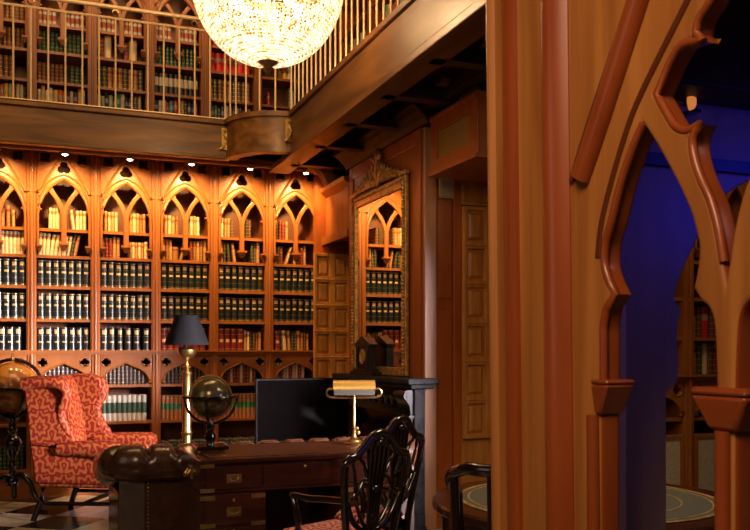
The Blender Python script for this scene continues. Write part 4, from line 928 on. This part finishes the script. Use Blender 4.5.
u3 = dense(P([(692, 128), (684, 130.5), (674, 126), (666, 114), (655, 94)]), 3); u4 = dense(P([(664, 71), (676, 49), (688, 42), (701, 41)]), 3); u5 = dense(P([(694, 33), (697, 19), (709, 0), (716, -25), (718, -50)]), 3)
half = u2+u3[1:]+u4[1:]+u5
tip = (AX, half[-1][1]+.22)
hole2 = u1+half+[tip]+[mir(p) for p in half[::-1]]
hole3 = [mir(p) for p in hole1][::-1]
oL0, oL1 = line_at(566, 572, 0.0), line_at(566, 572, 3.0)
outer = [(oL0, 0), (oL1, 3.0), (2*AX-oL1, 3.0), (2*AX-oL0, 0)]
def chk(lp): return sum(lp[i][0]*lp[(i+1) % len(lp)][1]-lp[(i+1) % len(lp)][0]*lp[i][1] for i in range(len(lp)))
ap = link('arch_panel', shape_mesh('arch_panel', [outer, hole1, hole2, hole3], .055, .011, screenw, T(.0275, 0, 0) @ SIDE, 3), gsn).data; ap.materials.append(screenr)
for p in ap.polygons:
    if abs(p.normal.x) < .75: p.material_index = 1
def on_face(pts, d=0.): return [(-d, -a, z) for a, z in pts]
b = MB(); pth = dense(P([(583, 178), (601, 125), (641, 0), (662, -65), (690, -130)]), 4)
b.tube(on_face(pth, .006), .031, 12, flat=.75, up=(1, 0, 0)); pth2 = [mir(p) for p in pth]; b.tube(on_face(pth2, .006), .027, 12, flat=.75, up=(1, 0, 0)); b.build('diagonal_moulding', screenr, gsn, smooth=50)
b = MB(); e2 = dense(P([(573, 181), (592, 120), (632, 0), (652, -65)]), 4); b.tube(on_face(e2, .003), .009, 8, up=(1, 0, 0)); b.build('diagonal_fillet', screen_shade, gsn, smooth=50)  # darkened line stands in for shade left of the diagonal moulding
b = MB(); gpt = dense(P([(598, 258), (602, 222), (615, 170), (632.5, 115), (652, 72), (668, 40), (686, 4), (712, -50)]), 4)
link('cavity_shade_line', shape_mesh('cavity_shade_line', [strip(gpt, .017)], .008, .002, screen_shade, SIDE, 0), gsn)  # dark strip in place of shade in the moulding cavity
b = MB(); rol = left_edge; b.tube(on_face(rol, -.005), .010, 8, up=(1, 0, 0)); b.build('jamb_roll', screenr, gsn, smooth=60)
b = MB(); b.tube(on_face(half, -.005), .009, 8, up=(1, 0, 0)); b.build('cusp_roll', screenr, gsn, smooth=60)
b = MB(); lo = [(sp_(597, 415)[0]-.006, sp_(597, 415)[1]), (line_at(590, 596, .0)-.002, .1)]; b.tube(on_face(lo, .006), .016, 8); b.build('jamb_shaft', screenr, gsn, smooth=60)
def cap(pxl, pxr, pt, pb, nm):
    a0, zt_ = sp_(pxl, pt); a1 = sp_(pxr, pt)[0]; zb_ = sp_(pxr, pb)[1]; zm = zt_+(zb_-zt_)*.32
    b = MB(); b.box(-.02, .06, -a1, -a0, zt_-.012, zt_); w_ = (a1-a0)
    b.frust(-.008, .055, -(a0+w_*.35), -(a0+.0), zb_, -.02, .06, -a1, -a0, zt_-.012); b.build(nm, screenr, gsn, bevel=.008, smooth=40)
cap(597, 614, 379, 416, 'corbel')
a0, zt_ = sp_(698, 386); a1 = 2*AX-a0; zb_ = sp_(716, 430)[1]
MB().box(-.022, .07, -a1, -a0, zt_-.016, zt_).frust(-.01, .06, -(AX+.034), -(AX-.034), zb_, -.022, .068, -a1, -a0, zt_-.016).build('mullion_capital', screenr, gsn, bevel=.008, smooth=40)
MB().tube([(-.004, -AX, .1), (-.004, -AX, zb_)], .016, 10).build('mullion_shaft', screenr, gsn, smooth=60)
# ------------------------------------------------------------------ far screen, seen through the arch under blue light
Y2 = 2.25
g2s = thing('alcove_screen', 'plain gothic screen wall in blue light seen through the near arch', 'archway', (0, Y2, 0))
def q_(px, py): return unp(px, py, Y2)
e = [(668, 530)]
ed = [(q_(668, 530)[0], .0), q_(668, 394), q_(679, 382), q_(680.5, 372)]+dense([q_(*p) for p in [(679, 345), (679.5, 325), (683, 311)]], 3)+dense([q_(*p) for p in [(676, 299), (679, 284), (688, 262), (697, 243), (708, 221), (724, 198), (748, 182), (775, 172)]], 3)
xm = ed[-1][0]; right = [(2*xm-x, z) for x, z in ed[::-1]]
poly = [(XS+.10, 0)]+[(XS+.10, 3.0), (4.2, 3.0), (4.2, 0)]+[p for p in [(2*xm-x, z) for x, z in ed]][0:1]+[p for p in right[1:]] if False else [(XS+.10, 3.0), (4.2, 3.0), (4.2, 0)]+[(2*xm-x, z) for x, z in ed]+ed[::-1][1:]+[(XS+.10, 0)]
link('arch_panel', shape_mesh('arch_panel', [poly], .07, .008, bluewall, T(0, .04, 0) @ FRONT, 1), g2s)
z_a, z_b = q_(655, 166)[1], q_(655, 154)[1]
MB().box(XS+.10, 4.2, -.02, .01, z_a, z_b).build('dark_rail', mat('black_rail', (.012, .009, .008), .4), g2s)
MB().box(XS+.10, 4.2, -.16, .01, q_(700, 104)[1], 3.0).build('frieze', soffit, g2s, bevel=.01)
xa, xb2 = q_(612, 400)[0], q_(622, 400)[0]
MB().box(q_(606, 400)[0], q_(614.5, 400)[0], -.03, .01, 0, q_(615, 296)[1]).box(q_(615.5, 400)[0], xb2, -.022, .01, 0, q_(615, 296)[1]).build('pale_casing', pinkpost, g2s, bevel=.004)
struct(MB().box(XS, 4.2, -.5, Y2+.08, 3.0, 3.08).build('ceiling_alcove', soffit))
x, z = q_(683, 105)
wl = thing('wall_sconce', 'small round orange-lit wall lamp on the blue-lit wall', 'lamp', (x, Y2, z))
b = MB(); b.M = T(-.006, -.045, 0) @ Matrix.Rotation(PI/2, 4, 'X') @ Matrix.Rotation(.5, 4, 'Y'); b.lathe([(0, .012), (.014, .012), (.02, .006), (.021, -.006), (.012, -.01), (0, -.01)], seg=20, sy=1.4); b.build('disc', mat('lit_orange_disc', (.75, .25, .06), .4, emis=(1, .32, .06), es=.55), wl, smooth=40)
MB().box(-.006, .03, -.05, -.005, -.034, -.024).build('shelf', darkwood, wl); MB().tube([(.004, -.005, 0), (0, -.04, 0)], .008, 8).build('arm', darkwood, wl, smooth=50)
# alcove bookcase beyond
xd = 4.546/5.2*4.65
for k, lb in ((0, 'oak alcove bookcase with cane doors, partly behind the blue screen'), (1, 'oak alcove bookcase with cane doors, behind the arch mullion')):
    t = bookcase(lb, (xd-hw+BW*k, 4.62, 0), k == 1, 'alcove bookcases'); t.scale = (1, 1, .876)
    gr = MB().box(-hw+sw, hw-sw, .0, .012, .30, .90).build('cane_door', cream, t)
    fr_ = MB(); fr_.box(-hw+sw, hw-sw, -.008, .0, .87, .90); fr_.box(-hw+sw, -hw+sw+.03, -.008, 0, .30, .87); fr_.box(hw-sw-.03, hw-sw, -.008, 0, .30, .87); fr_.build('door_frame', wood, t)
    row(xd-hw+BW*k-IN, xd-hw+BW*k+IN, 4.69, 1.19, [('brown', .05, .215, 0), ('calf', .04, .215, 0), ('olive', .05, .22, 0), ('cream', .04, .215, 0), ('brown', .05, .215, 0), ('red', .04, .215, 0), ('brown', .05, .215, 0), ('tan', .04, .21, 0)], f'lower alcove shelf, {"left" if k == 0 else "right"} of divider', 'alcove books')
    row(xd-hw+BW*k-IN, xd-hw+BW*k+IN, 4.69, .876*1.646, [('red', .045, .21, 0), ('calf', .045, .21, 0), ('brown', .05, .215, 0), ('scarlet', .06, .215, 0), ('brown', .05, .21, 0), ('calf', .05, .21, 0), ('tan', .045, .2, 0)], f'upper alcove shelf, {"left" if k == 0 else "right"} of divider', 'alcove books')
# books the photo shows only in mass: the galleries and the lowest shelf
o = STUFF.build('gallery_books', STUFF_M); tag(o, 'many small mixed books massed on the gallery shelves and lowest shelves', 'books'); o['kind'] = 'stuff'
